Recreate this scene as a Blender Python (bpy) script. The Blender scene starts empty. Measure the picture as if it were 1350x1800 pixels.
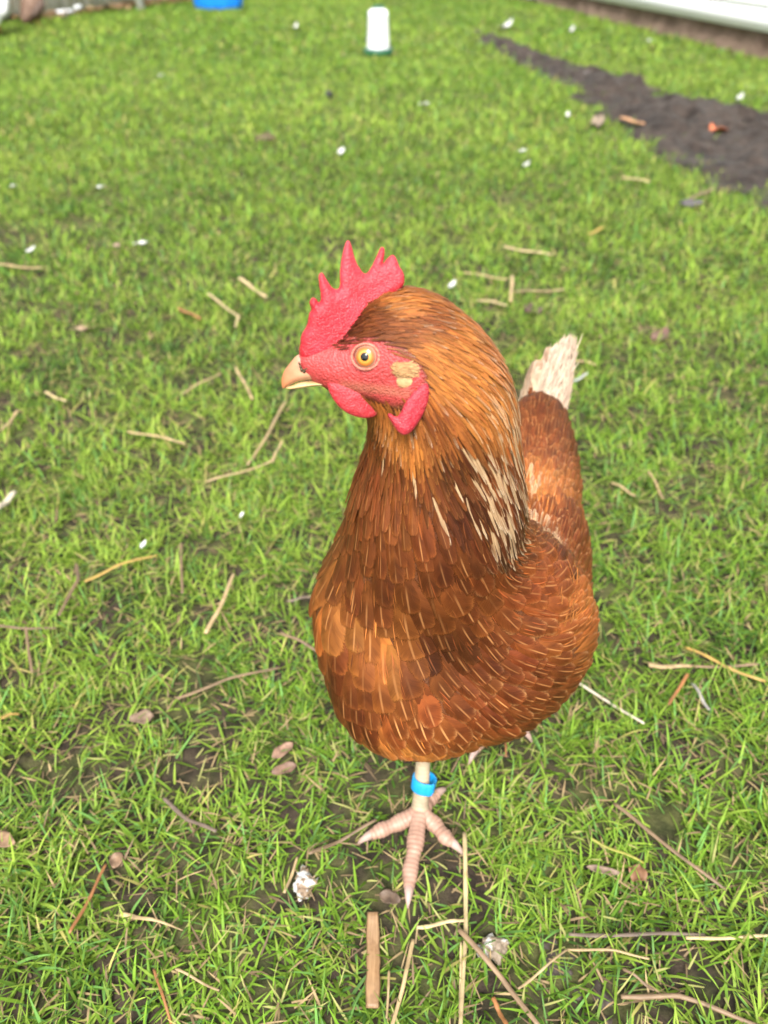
import bpy, math, random
import numpy as np
from mathutils import Vector

rng = np.random.default_rng(11)
random.seed(5)
SC = bpy.context.scene
COL = SC.collection

# ------------------------------------------------------------------ camera, world, sun, exposure
H = 0.52                      # camera height above the lawn (m)
PITCH = math.radians(36.5)    # looking down by this much
FPX = 1350.0                  # focal length in pixels of a 1350 x 1800 frame
CX, CY = 675.0, 900.0

cam = bpy.data.cameras.new('camera')
cam.sensor_fit = 'VERTICAL'
cam.sensor_height = 36.0
cam.lens = 36.0 * FPX / 1800.0
cam.clip_start = 0.01
cam.clip_end = 500
cam.dof.use_dof = True
cam.dof.focus_distance = 0.385
cam.dof.aperture_fstop = 7.8
camo = bpy.data.objects.new('camera', cam)
COL.objects.link(camo)
camo.location = (0, 0, H)
camo.rotation_euler = (math.pi / 2 - PITCH, 0, 0)
SC.camera = camo

SUN_EL, SUN_ROT = math.radians(52), math.radians(186)   # azimuth measured from +Y clockwise: behind the camera, to its left
w = bpy.data.worlds.new('World')
SC.world = w
w.use_nodes = True
nt = w.node_tree
bg = nt.nodes['Background']
sky = nt.nodes.new('ShaderNodeTexSky')
sky.sky_type = 'NISHITA'
sky.sun_disc = False
sky.sun_elevation = SUN_EL
sky.sun_rotation = SUN_ROT
sky.dust_density = 4.0
sky.air_density = 1.0
hs = nt.nodes.new('ShaderNodeHueSaturation')      # a grey overcast sky
hs.inputs['Saturation'].default_value = 0.12
nt.links.new(sky.outputs[0], hs.inputs['Color'])
nt.links.new(hs.outputs[0], bg.inputs['Color'])
bg.inputs['Strength'].default_value = 0.10

sl = bpy.data.lights.new('sun', 'SUN')
sl.energy = 1.5
sl.angle = math.radians(16)
sl.color = (1.0, 0.96, 0.90)
so = bpy.data.objects.new('sun', sl)
COL.objects.link(so)
sd = Vector((math.sin(SUN_ROT) * math.cos(SUN_EL), math.cos(SUN_ROT) * math.cos(SUN_EL), math.sin(SUN_EL)))
so.rotation_euler = sd.to_track_quat('Z', 'Y').to_euler()

SC.view_settings.view_transform = 'Standard'
SC.view_settings.look = 'None'
SC.view_settings.gamma = 1.0
SC.view_settings.exposure = 1.92
SC.render.engine = 'CYCLES'
SC.cycles.use_denoising = True
SC.cycles.max_bounces = 6
SC.cycles.transparent_max_bounces = 12

# ------------------------------------------------------------------ pixel <-> world helpers
CP, SP = math.cos(PITCH), math.sin(PITCH)
CAM = np.array([0, 0, H])

def ray(px, py):
    a = (px - CX) / FPX
    b = (py - CY) / FPX
    return np.array([a, CP - b * SP, -SP - b * CP])          # unit depth along the optical axis

def P(px, py, depth):
    return CAM + ray(px, py) * depth

def G(px, py, z=0.0):
    r = ray(px, py)
    return CAM + r * ((z - H) / r[2])

def plane_hit(px, py, p0, n):
    r = ray(px, py)
    return CAM + r * (np.dot(p0 - CAM, n) / np.dot(r, n))

def proj(p):
    q = np.asarray(p) - CAM
    d = q[..., 1] * CP - q[..., 2] * SP
    dn = -q[..., 1] * SP - q[..., 2] * CP
    return CX + FPX * q[..., 0] / d, CY + FPX * dn / d, d

def unit(v):
    v = np.asarray(v, float)
    return v / np.maximum(np.linalg.norm(v, axis=-1, keepdims=True), 1e-12)

# ------------------------------------------------------------------ mesh helpers
def make_mesh(name, V, F, mat=None, parent=None, smooth=True, cattr=None, uv=None, fattr=None, tris=None):
    V = np.asarray(V, np.float32)
    me = bpy.data.meshes.new(name)
    F = np.asarray(F, np.int32).reshape(-1, 4) if F is not None and len(F) else np.zeros((0, 4), np.int32)
    T = np.asarray(tris, np.int32).reshape(-1, 3) if tris is not None and len(tris) else np.zeros((0, 3), np.int32)
    nl = F.size + T.size
    me.vertices.add(len(V))
    me.vertices.foreach_set('co', V.ravel())
    me.loops.add(nl)
    li = np.concatenate([F.ravel(), T.ravel()])
    me.loops.foreach_set('vertex_index', li)
    me.polygons.add(len(F) + len(T))
    st = np.concatenate([np.arange(len(F)) * 4, F.size + np.arange(len(T)) * 3]).astype(np.int32)
    me.polygons.foreach_set('loop_start', st)
    me.update(calc_edges=True)
    if smooth:
        me.polygons.foreach_set('use_smooth', np.ones(len(F) + len(T), bool))
    if uv is not None:
        l = me.uv_layers.new(name='uv')
        l.data.foreach_set('uv', np.asarray(uv, np.float32)[li].ravel())
    for k, c in (cattr or {}).items():
        a = me.attributes.new(k, 'FLOAT_COLOR', 'POINT')
        c = np.asarray(c, np.float32)
        if c.shape[1] == 3:
            c = np.concatenate([c, np.ones((len(c), 1), np.float32)], 1)
        a.data.foreach_set('color', c.ravel())
    for k, c in (fattr or {}).items():
        a = me.attributes.new(k, 'FLOAT', 'POINT')
        a.data.foreach_set('value', np.asarray(c, np.float32))
    if mat:
        me.materials.append(mat)
    me.validate()
    o = bpy.data.objects.new(name, me)
    COL.objects.link(o)
    if parent is not None:
        o.parent = parent
        o.matrix_parent_inverse = parent.matrix_world.inverted() if False else o.matrix_parent_inverse
        o.location = tuple(-np.array(parent.location)) if parent.parent is None else (0, 0, 0)
    return o

def part(name, V, F, mat, parent, **k):
    """a part in world coordinates under a thing (or a part that is itself in world coordinates)"""
    base = np.zeros(3)
    q = parent
    while q is not None:
        base = base + np.array(q.location)
        q = q.parent
    o = make_mesh(name, np.asarray(V) - base, F, mat, None, **k)
    o.parent = parent
    return o

def whole(name, V, F, mat, label, cat, group=None, kind=None, **k):
    """a thing that is one mesh, its origin at its base"""
    V = np.asarray(V, float)
    base = np.array([V[:, 0].mean(), V[:, 1].mean(), V[:, 2].min()])
    o = make_mesh(name, V - base, F, mat, None, **k)
    o.location = base
    tag(o, label, cat, group, kind)
    return o

def tag(o, label=None, cat=None, group=None, kind=None):
    if label: o['label'] = label
    if cat: o['category'] = cat
    if group: o['group'] = group
    if kind: o['kind'] = kind
    return o

def thing(name, label, cat, loc, group=None):
    o = bpy.data.objects.new(name, None)
    COL.objects.link(o)
    o.location = tuple(float(a) for a in loc)
    o.empty_display_size = 0.05
    return tag(o, label, cat, group)

class Geo:
    """collects quads of several pieces that make up one mesh"""
    def __init__(s): s.V, s.F, s.C, s.n = [], [], [], 0
    def add(s, V, F, c=None):
        V = np.asarray(V, float).reshape(-1, 3)
        s.V.append(V); s.F.append(np.asarray(F, int).reshape(-1, 4) + s.n); s.n += len(V)
        if c is not None: s.C.append(np.broadcast_to(np.asarray(c, float), (len(V), 3)))
    def get(s): return np.concatenate(s.V), np.concatenate(s.F)
    def col(s): return np.concatenate(s.C)

def grid_faces(nu, nv, closed_u=False):
    F = []
    for j in range(nv - 1):
        for i in range(nu if closed_u else nu - 1):
            a = j * nu + i
            b = j * nu + (i + 1) % nu
            F.append((a, b, b + nu, a + nu))
    return np.array(F)

def tube(pts, rad, n=10, flat=1.0, up=(0, 0, 1), cap=True):
    """tube through pts with radius per point; flat squeezes it along up"""
    pts = np.asarray(pts, float)
    rad = np.broadcast_to(np.asarray(rad, float), (len(pts),)).copy()
    if cap:
        pts = np.concatenate([pts[:1], pts, pts[-1:]]); rad = np.concatenate([[rad[0] * 0.02], rad, [rad[-1] * 0.02]])
    tg = np.gradient(pts, axis=0)
    tg[0] = tg[1] if np.linalg.norm(tg[0]) < 1e-9 else tg[0]
    tg[-1] = tg[-2] if np.linalg.norm(tg[-1]) < 1e-9 else tg[-1]
    tg = unit(tg)
    upv = np.asarray(up, float)
    V = []
    for p, t, r in zip(pts, tg, rad):
        s = np.cross(t, upv)
        if np.linalg.norm(s) < 1e-3: s = np.cross(t, (1, 0.2, 0))
        s = unit(s); u = unit(np.cross(s, t))
        for k in range(n):
            a = 2 * math.pi * k / n
            V.append(p + r * (math.cos(a) * s + flat * math.sin(a) * u))
    return np.array(V), grid_faces(n, len(pts), True)

def box(c, s, rot=0.0):
    c = np.asarray(c, float); s = np.asarray(s, float) / 2
    V = np.array([[x, y, z] for z in (-1, 1) for y in (-1, 1) for x in (-1, 1)], float) * s
    ca, sa = math.cos(rot), math.sin(rot)
    V = np.stack([V[:, 0] * ca - V[:, 1] * sa, V[:, 0] * sa + V[:, 1] * ca, V[:, 2]], 1) + c
    return V, np.array([(0, 2, 3, 1), (4, 5, 7, 6), (0, 1, 5, 4), (1, 3, 7, 5), (3, 2, 6, 7), (2, 0, 4, 6)])

def lathe(prof, n=40, c=(0, 0, 0), sx=1.0, sy=1.0):
    V = []
    for r, z in prof:
        for k in range(n):
            a = 2 * math.pi * k / n
            V.append((c[0] + r * sx * math.cos(a), c[1] + r * sy * math.sin(a), c[2] + z))
    return np.array(V), grid_faces(n, len(prof), True)

# value noise (for geometry)
_perm = rng.random((64, 64, 64)).astype(np.float32)
def vnoise(p):
    p = np.asarray(p, float)
    i = np.floor(p).astype(int); f = p - i
    f = f * f * (3 - 2 * f)
    r = 0
    for dx in (0, 1):
        wx = f[..., 0] if dx else 1 - f[..., 0]
        for dy in (0, 1):
            wy = f[..., 1] if dy else 1 - f[..., 1]
            for dz in (0, 1):
                wz = f[..., 2] if dz else 1 - f[..., 2]
                r = r + wx * wy * wz * _perm[(i[..., 0] + dx) % 64, (i[..., 1] + dy) % 64, (i[..., 2] + dz) % 64]
    return r
def fnoise2(x, y, s, seed=0, oct=3):
    r, a, t = 0, 1.0, 0
    for k in range(oct):
        q = np.stack([np.asarray(x) / s * 2 ** k + seed * 7.3, np.asarray(y) / s * 2 ** k + seed * 3.1, np.full(np.shape(x), seed * 1.7 + 0.5 + k)], -1)
        r = r + a * vnoise(q); t += a; a *= 0.5
    return r / t

def surface_nets(f, lo, h):
    """smooth closed surface of the zero level of f sampled on a grid"""
    s = f < 0
    nx, ny, nz = f.shape
    acc = np.zeros((nx - 1, ny - 1, nz - 1, 3)); cnt = np.zeros((nx - 1, ny - 1, nz - 1))
    ax = np.eye(3, dtype=int)
    for d in range(3):
        o1, o2 = [k for k in range(3) if k != d]
        for a in (0, 1):
            for b in (0, 1):
                off = np.zeros(3, int); off[o1] = a; off[o2] = b
                s0 = tuple(slice(off[k], off[k] + f.shape[k] - 1) for k in range(3))
                off1 = off + ax[d]
                s1 = tuple(slice(off1[k], off1[k] + f.shape[k] - 1) for k in range(3))
                f0, f1 = f[s0], f[s1]
                m = (f0 < 0) != (f1 < 0)
                t = np.where(m, f0 / np.where(m, f0 - f1, 1), 0)
                pos = np.zeros(m.shape + (3,)); pos[..., o1] = a; pos[..., o2] = b; pos[..., d] = t
                acc += pos * m[..., None]; cnt += m
    act = cnt > 0
    idx = np.full(act.shape, -1); idx[act] = np.arange(act.sum())
    ii = np.argwhere(act)
    V = (ii + acc[act] / cnt[act][:, None]) * h + lo
    F = []
    for d in range(3):
        o1, o2 = [(1, 2), (2, 0), (0, 1)][d]
        s0 = [slice(1, -1)] * 3; s1 = [slice(1, -1)] * 3
        s0[d] = slice(0, -1); s1[d] = slice(1, None)
        a, b = s[tuple(s0)], s[tuple(s1)]
        e = np.argwhere(a != b)
        if not len(e): continue
        fl = a[tuple(e.T)]
        e = e + 1; e[:, d] -= 1
        def g(u, v):
            q = e.copy(); q[:, o1] += u; q[:, o2] += v
            return idx[tuple(q.T)]
        q = np.stack([g(-1, -1), g(0, -1), g(0, 0), g(-1, 0)], 1)
        q[~fl] = q[~fl][:, ::-1]
        F.append(q)
    return V, np.concatenate(F)

def field_grid(fn, lo, hi, h):
    lo, hi = np.asarray(lo, float), np.asarray(hi, float)
    n = np.ceil((hi - lo) / h).astype(int) + 1
    g = np.stack(np.meshgrid(*[lo[k] + np.arange(n[k]) * h for k in range(3)], indexing='ij'), -1)
    return fn(g.reshape(-1, 3)).reshape(n), lo

# ------------------------------------------------------------------ material helpers
class NT:
    def __init__(s, name):
        s.m = bpy.data.materials.new(name); s.m.use_nodes = True
        s.t = s.m.node_tree; s.b = s.t.nodes['Principled BSDF']; s.out = s.t.nodes['Material Output']
    def n(s, kind, **kw):
        q = s.t.nodes.new('ShaderNode' + kind)
        for k, v in kw.items(): setattr(q, k, v)
        return q
    def l(s, a, b): s.t.links.new(a, b)
    def put(s, sock, v):
        if isinstance(v, bpy.types.NodeSocket): s.l(v, sock)
        elif v is not None:
            if hasattr(sock.default_value, '__len__') and not isinstance(v, (int, float)):
                v = tuple(v) + (1,) if len(v) == 3 and len(sock.default_value) == 4 else tuple(v)
            sock.default_value = v
    def math(s, op, a, b=None, c=None, clamp=False):
        q = s.n('Math', operation=op); q.use_clamp = clamp
        s.put(q.inputs[0], a)
        if b is not None: s.put(q.inputs[1], b)
        if c is not None: s.put(q.inputs[2], c)
        return q.outputs[0]
    def mix(s, f, a, b, mode='MIX'):
        q = s.n('Mix', data_type='RGBA', blend_type=mode); q.clamp_factor = True
        s.put(q.inputs[0], f); s.put(q.inputs[6], a); s.put(q.inputs[7], b)
        return q.outputs[2]
    def ramp(s, v, stops):
        q = s.n('ValToRGB'); e = q.color_ramp.elements
        while len(e) < len(stops): e.new(0.5)
        for k, (p, c) in enumerate(stops):
            e[k].position = p; e[k].color = tuple(c) + (1,) if len(c) == 3 else c
        s.l(v, q.inputs[0]); return q.outputs[0]
    def smooth(s, v, a, b):
        q = s.n('MapRange', interpolation_type='SMOOTHSTEP'); s.put(q.inputs[0], v)
        q.inputs[1].default_value = a; q.inputs[2].default_value = b
        return q.outputs[0]
    def attr(s, name, kind='GEOMETRY'):
        q = s.n('Attribute', attribute_name=name); return q
    def noise(s, vec, scale, detail=3, rough=0.55, dist=0.0):
        q = s.n('TexNoise'); q.inputs['Scale'].default_value = scale; q.inputs['Detail'].default_value = detail
        q.inputs['Roughness'].default_value = rough; q.inputs['Distortion'].default_value = dist
        if vec is not None: s.l(vec, q.inputs['Vector'])
        return q.outputs[0]
    def geopos(s): return s.n('NewGeometry').outputs['Position']
    def objpos(s): return s.n('TexCoord').outputs['Object']
    def bump(s, h, strength=0.3, dist=0.001):
        q = s.n('Bump'); q.inputs['Strength'].default_value = strength; q.inputs['Distance'].default_value = dist
        s.l(h, q.inputs['Height']); s.l(q.outputs[0], s.b.inputs['Normal']); return q
    def set(s, **kw):
        for k, v in kw.items(): s.put(s.b.inputs[k.replace('_', ' ')], v)
        return s

def mat_feather():
    t = NT('feather')
    uv = t.n('UVMap', uv_map='uv').outputs[0]
    sep = t.n('SeparateXYZ'); t.l(uv, sep.inputs[0])
    u = t.math('MULTIPLY_ADD', sep.outputs[0], 2.0, -1.0)
    v = sep.outputs[1]
    au = t.math('ABSOLUTE', u)
    base = t.attr('base').outputs['Color']; tip = t.attr('tip').outputs['Color']
    par = t.attr('par'); ps = t.n('SeparateColor'); t.l(par.outputs['Color'], ps.inputs[0])
    rnd, edge, ln = ps.outputs[0], ps.outputs[1], ps.outputs[2]       # random, edge amount, length (m)*20
    # barbs: run outward and forward from the shaft
    s1 = t.math('MULTIPLY', t.math('SUBTRACT', v, t.math('MULTIPLY', au, 0.28)), t.math('MULTIPLY', ln, 105.0))
    side = t.math('SIGN', u)
    cb = t.n('CombineXYZ'); t.l(s1, cb.inputs[0]); t.l(t.math('MULTIPLY_ADD', u, 0.55, t.math('MULTIPLY', side, 7.0)), cb.inputs[1]); t.l(t.math('MULTIPLY', rnd, 91.0), cb.inputs[2])
    barb = t.noise(cb.outputs[0], 1.0, 3, 0.7)
    cb2 = t.n('CombineXYZ'); t.l(t.math('MULTIPLY', s1, 0.06), cb2.inputs[0]); t.l(t.math('MULTIPLY', u, 0.9), cb2.inputs[1]); t.l(t.math('MULTIPLY', rnd, 37.0), cb2.inputs[2])
    blot = t.noise(cb2.outputs[0], 1.0, 2, 0.5)
    # tip / edge colour
    e = t.math('ADD', t.math('MULTIPLY', t.math('POWER', au, 2.0), 0.5), t.math('MULTIPLY', v, 0.62))
    e = t.math('ADD', e, t.math('MULTIPLY_ADD', barb, 0.5, -0.25))
    e = t.math('MULTIPLY', t.smooth(e, 0.62, 0.98), edge)
    col = t.mix(e, base, tip)
    # dark clouding in the middle of the vane
    dk = t.math('MULTIPLY', t.smooth(blot, 0.40, 0.70), 0.5)
    col = t.mix(dk, col, (0.35, 0.27, 0.25), 'MULTIPLY')
    lum = t.n('RGBToBW'); t.l(base, lum.inputs[0])
    amp = t.math('MAXIMUM', t.math('MULTIPLY_ADD', lum.outputs[0], -1.6, 0.95), 0.3)
    val = t.math('ADD', t.math('MULTIPLY', t.math('SUBTRACT', barb, 0.5), amp), 1.05)
    cc = t.n('CombineColor'); [t.l(val, cc.inputs[k]) for k in range(3)]
    col = t.mix(1.0, col, cc.outputs[0], 'MULTIPLY')
    ctr_ = t.math('MULTIPLY', t.math('MULTIPLY', t.math('SUBTRACT', 1.0, t.smooth(t.math('MULTIPLY_ADD', barb, 0.4, t.math('SUBTRACT', au, 0.2)), 0.35, 0.95)), t.smooth(v, 0.30, 0.62)), t.math('SUBTRACT', 1.0, t.smooth(t.math('MULTIPLY_ADD', barb, 0.16, t.math('SUBTRACT', v, 0.08)), 0.80, 0.97)))
    col = t.mix(t.math('MULTIPLY', ctr_, t.math('MULTIPLY', t.smooth(ln, 0.40, 0.55), 0.62)), col, (0.42, 0.34, 0.32), 'MULTIPLY')
    rim = t.math('MULTIPLY', t.smooth(t.math('ADD', t.math('ADD', t.math('POWER', au, 3.0), t.math('POWER', v, 7.0)), t.math('MULTIPLY_ADD', barb, 0.8, -0.4)), 0.72, 1.15), t.math('MULTIPLY', edge, 0.38))
    col = t.mix(rim, col, t.mix(0.6, tip, (0.50, 0.23, 0.09)))
    # shaft
    sh = t.math('MULTIPLY', t.math('MULTIPLY', t.math('SUBTRACT', 1.0, t.smooth(au, 0.02, 0.085)), t.smooth(v, 0.35, 0.65)), t.math('SUBTRACT', 1.0, t.smooth(v, 0.84, 0.98)))
    sha = t.attr('shaft')
    shs = t.math('MULTIPLY', sh, sha.outputs['Fac'])
    col = t.mix(shs, col, (0.55, 0.25, 0.085))
    t.set(Base_Color=col, Roughness=0.48, Specular_IOR_Level=0.22)
    hgt = t.math('ADD', t.math('MULTIPLY', barb, 1.0), t.math('MULTIPLY', sh, 0.6))
    t.bump(hgt, 0.35, 0.0006)
    # loose barbs at the rim
    al = t.math('ADD', t.smooth(au, 0.55, 1.02), t.smooth(v, 0.86, 1.01))
    al = t.math('SUBTRACT', t.math('ADD', t.math('MULTIPLY', al, 0.75), t.math('MULTIPLY_ADD', barb, 1.5, -0.75)), 0.0)
    alpha = t.math('SUBTRACT', 1.0, t.smooth(al, 0.28, 0.60))
    tr = t.n('BsdfTransparent'); mx = t.n('MixShader')
    tl = t.n('BsdfTranslucent'); t.l(col, tl.inputs[0])
    m0 = t.n('MixShader'); m0.inputs[0].default_value = 0.12; t.l(t.b.outputs[0], m0.inputs[1]); t.l(tl.outputs[0], m0.inputs[2])
    t.l(alpha, mx.inputs[0]); t.l(tr.outputs[0], mx.inputs[1]); t.l(m0.outputs[0], mx.inputs[2]); t.l(mx.outputs[0], t.out.inputs[0])
    return t.m

def mat_skin(name, bumpscale=900, bstr=0.5, sub=0.08, rough=0.5, var=0.25, pink=(0.58, 0.17, 0.16), eye=None):
    t = NT(name)
    pos = t.objpos()
    c = t.attr('Col').outputs['Color']
    n1 = t.noise(pos, 130, 3)
    n2 = t.noise(pos, bumpscale, 2, 0.6)
    col = t.mix(t.math('MULTIPLY', t.smooth(n1, 0.35, 0.7), var), c, (0.45, 0.30, 0.30), 'MULTIPLY')
    col = t.mix(t.math('MULTIPLY', t.smooth(n2, 0.5, 0.75), var * 0.8) if eye is None else t.math('MULTIPLY', t.math('MULTIPLY', t.smooth(n2, 0.5, 0.75), var * 0.8), t.attr('bare').outputs['Fac']), col, pink)
    n3 = t.noise(pos, 2600, 2, 0.5)
    if eye is None: col = t.mix(t.math('MULTIPLY', t.smooth(n3, 0.60, 0.70), 0.3), col, (0.62, 0.26, 0.26))
    t.set(Base_Color=col, Roughness=rough, Specular_IOR_Level=0.4)
    t.b.inputs['Subsurface Weight'].default_value = sub
    t.b.inputs['Subsurface Radius'].default_value = (0.004, 0.001, 0.0007)
    t.b.inputs['Subsurface Scale'].default_value = 0.5
    vo = t.n('TexVoronoi'); vo.inputs['Scale'].default_value = bumpscale; t.l(pos, vo.inputs['Vector'])
    h = t.math('ADD', t.math('MULTIPLY', vo.outputs[0], -1.0), t.math('MULTIPLY', t.noise(pos, bumpscale * 0.3, 3), 1.6))
    if eye is not None:      # folds of skin round the eye
        dv = t.n('VectorMath', operation='DISTANCE'); t.l(pos, dv.inputs[0]); dv.inputs[1].default_value = tuple(eye)
        wv = t.math('ADD', t.math('MULTIPLY', dv.outputs['Value'], 3600.0), t.math('MULTIPLY', t.noise(pos, 220, 4), 16.0))
        k = t.math('SUBTRACT', 1.0, t.smooth(dv.outputs['Value'], 0.007, 0.016))
        h = t.math('ADD', h, t.math('MULTIPLY', t.math('SINE', wv), t.math('MULTIPLY', k, 0.2)))
    t.bump(h, bstr, 0.0007)
    return t.m

def mat_vcol(name, rough=0.5, bscale=600, bstr=0.2, bdist=0.0005, spec=0.4, var=0.2, coat=0.0, varscale=None):
    t = NT(name); pos = t.objpos()
    c = t.attr('Col').outputs['Color']
    n1 = t.noise(pos, varscale or bscale * 0.25, 4)
    col = t.mix(t.math('MULTIPLY', t.smooth(n1, 0.35, 0.7), var), c, (0.35, 0.28, 0.22), 'MULTIPLY')
    t.set(Base_Color=col, Roughness=rough, Specular_IOR_Level=spec)
    if coat: t.b.inputs['Coat Weight'].default_value = coat; t.b.inputs['Coat Roughness'].default_value = 0.05
    if bstr: t.bump(t.noise(pos, bscale, 3), bstr, bdist)
    return t.m

def mat_plain(name, col, rough=0.5, var=0.3, scale=8, dirt=(0.3, 0.25, 0.2), bstr=0.1, bdist=0.002, coat=0, spec=0.4):
    t = NT(name); pos = t.objpos()
    n1 = t.noise(pos, scale, 5, 0.65)
    c = t.mix(t.math('MULTIPLY', t.smooth(n1, 0.4, 0.75), var), col, dirt, 'MULTIPLY')
    t.set(Base_Color=c, Roughness=rough, Specular_IOR_Level=spec)
    if bstr: t.bump(t.noise(pos, scale * 6, 4), bstr, bdist)
    return t.m

def mat_blade(name, trans=0.35, rough=0.5):
    t = NT(name)
    c = t.attr('Col').outputs['Color']
    t.set(Base_Color=c, Roughness=rough, Specular_IOR_Level=0.16)
    tl = t.n('BsdfTranslucent'); t.l(c, tl.inputs[0])
    mx = t.n('MixShader'); mx.inputs[0].default_value = trans
    t.l(t.b.outputs[0], mx.inputs[1]); t.l(tl.outputs[0], mx.inputs[2]); t.l(mx.outputs[0], t.out.inputs[0])
    return t.m

def mat_straw(name='straw'):
    t = NT(name); pos = t.objpos()
    uv = t.n('UVMap', uv_map='uv').outputs[0]
    c = t.attr('Col').outputs['Color']
    mp = t.n('Mapping'); mp.inputs['Scale'].default_value = (9, 0.8, 1); t.l(uv, mp.inputs['Vector'])
    st = t.noise(mp.outputs[0], 3.0, 4, 0.7)
    n1 = t.noise(pos, 160, 3)
    col = t.mix(t.math('MULTIPLY', t.smooth(st, 0.35, 0.7), 0.55), c, (0.5, 0.38, 0.25), 'MULTIPLY')
    col = t.mix(t.math('MULTIPLY', t.smooth(n1, 0.5, 0.75), 0.4), col, (0.35, 0.25, 0.18), 'MULTIPLY')
    t.set(Base_Color=col, Roughness=0.45, Specular_IOR_Level=0.4)
    t.bump(st, 0.4, 0.0006)
    return t.m

M_FEATHER = mat_feather()
M_SKIN = mat_skin('red_skin', bumpscale=1100, bstr=0.5)
M_COMB = mat_skin('comb_skin', bumpscale=1400, bstr=0.45, sub=0.08, rough=0.5, var=0.3)
M_BEAK = mat_vcol('horn', rough=0.35, bscale=500, bstr=0.12, var=0.35, spec=0.5)
M_LEG = mat_vcol('scaly_skin', rough=0.5, bscale=500, bstr=0.3, var=0.35)

# =================================================================== THE LAWN, THE MUD
def in_poly(x, y, poly):
    r = np.zeros(np.shape(x), bool)
    n = len(poly)
    for i in range(n):
        x0, y0 = poly[i]; x1, y1 = poly[(i + 1) % n]
        c = ((y0 > y) != (y1 > y)) & (x < (x1 - x0) * (y - y0) / ((y1 - y0) if y1 != y0 else 1e-9) + x0)
        r ^= c
    return r

MUD_PX = [(835, 55), (880, 92), (955, 128), (1030, 178), (1060, 212), (1110, 238), (1150, 272), (1215, 300), (1260, 330), (1350, 362), (1560, 440),
          (1640, 300), (1350, 212), (1250, 188), (1185, 172), (1120, 150), (1050, 128), (985, 112), (930, 92), (880, 68)]
MUD = np.array([G(*p)[:2] for p in MUD_PX])

def poly_dist(x, y, poly):
    """signed distance to a polygon outline, negative inside"""
    d = np.full(np.shape(x), 1e9)
    n = len(poly)
    for i in range(n):
        a, b = np.array(poly[i], float), np.array(poly[(i + 1) % n], float)
        e = b - a
        t = np.clip(((x - a[0]) * e[0] + (y - a[1]) * e[1]) / max(e @ e, 1e-12), 0, 1)
        d = np.minimum(d, np.hypot(x - a[0] - t * e[0], y - a[1] - t * e[1]))
    return np.where(in_poly(x, y, poly), -d, d)

def ground_z(x, y):
    D = np.hypot(x, y)
    return (0.010 * (fnoise2(x, y, 0.11, 1) - 0.5) + 0.02 * (fnoise2(x, y, 0.5, 2) - 0.5)) * np.clip(D / 0.6, 0.35, 1)

def bare(x, y):
    """1 where the turf is worn away"""
    a = fnoise2(x, y, 0.055, 5, 2)
    b = fnoise2(x, y, 0.35, 6, 3)
    m = np.clip((a - 0.69) / 0.08, 0, 1) * np.clip((b - 0.35) / 0.2, 0, 1)
    for (px, py, r) in WORN:
        c = G(px, py); R = r * proj(c)[2] / FPX
        q = np.hypot(x - c[0], (y - c[1]) * 0.7) / R + 1.6 * (a - 0.5)
        m = np.maximum(m, np.clip((1.25 - q) / 0.5, 0, 1) * 0.85)
    return m
WORN = [(910, 352, 46), (735, 277, 26), (468, 246, 22), (10, 420, 60), (600, 440, 40), (130, 400, 45), (930, 690, 48), (60, 500, 30), (550, 1045, 30), (1075, 1130, 34), (1060, 1770, 45), (980, 1690, 25),
        (1140, 1440, 35), (290, 1250, 40), (210, 1050, 26), (480, 1110, 26), (1270, 1010, 26), (800, 420, 30), (330, 1390, 36), (860, 1680, 28), (1140, 60, 20), (540, 1570, 26), (300, 280, 30), (690, 8, 40)]

def build_ground():
    # one sheet: fine near the camera, coarse out to the horizon
    def axis(fine0, fine1, step, far):
        a = list(np.arange(fine0, fine1 + 1e-6, step)); s = step
        while a[-1] < far: s *= 1.25; a.append(a[-1] + s)
        s = step; lo = [a[0]]
        while lo[-1] > -far: s *= 1.25; lo.append(lo[-1] - s)
        return np.array(lo[::-1][:-1] + a)
    xs = axis(-1.2, 1.6, 0.012, 120); ys = axis(-0.1, 2.2, 0.012, 120)
    X, Y = np.meshgrid(xs, ys)
    D = np.hypot(X, Y)
    Z = ground_z(X, Y) * np.clip((14 - D) / 6, 0, 1)
    # soil crumbs
    Z = Z + 0.006 * (fnoise2(X, Y, 0.02, 9, 3) - 0.5) * np.clip((2.5 - D), 0, 1)
    V = np.stack([X.ravel(), Y.ravel(), Z.ravel()], 1)
    t = NT('soil_and_moss'); pos = t.geopos()
    n = t.noise(pos, 3.0, 5, 0.6); n2 = t.noise(pos, 60, 4, 0.7); n3 = t.noise(pos, 14, 4, 0.6)
    soil = t.mix(t.smooth(n2, 0.3, 0.7), (0.014, 0.011, 0.008), (0.052, 0.038, 0.026))
    moss = t.mix(t.smooth(n2, 0.3, 0.7), (0.045, 0.075, 0.010), (0.13, 0.18, 0.022))
    far = t.n('VectorMath', operation='LENGTH'); t.l(pos, far.inputs[0])
    k = t.math('MULTIPLY_ADD', t.smooth(far.outputs['Value'], 0.8, 4.0), 0.5, t.math('MULTIPLY', t.smooth(n3, 0.42, 0.62), 0.25))
    t.set(Base_Color=t.mix(k, soil, moss), Roughness=0.9, Specular_IOR_Level=0.15)
    t.bump(n2, 0.6, 0.006)
    tag(make_mesh('ground', V, grid_faces(len(xs), len(ys)), t.m), kind='structure')

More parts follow.
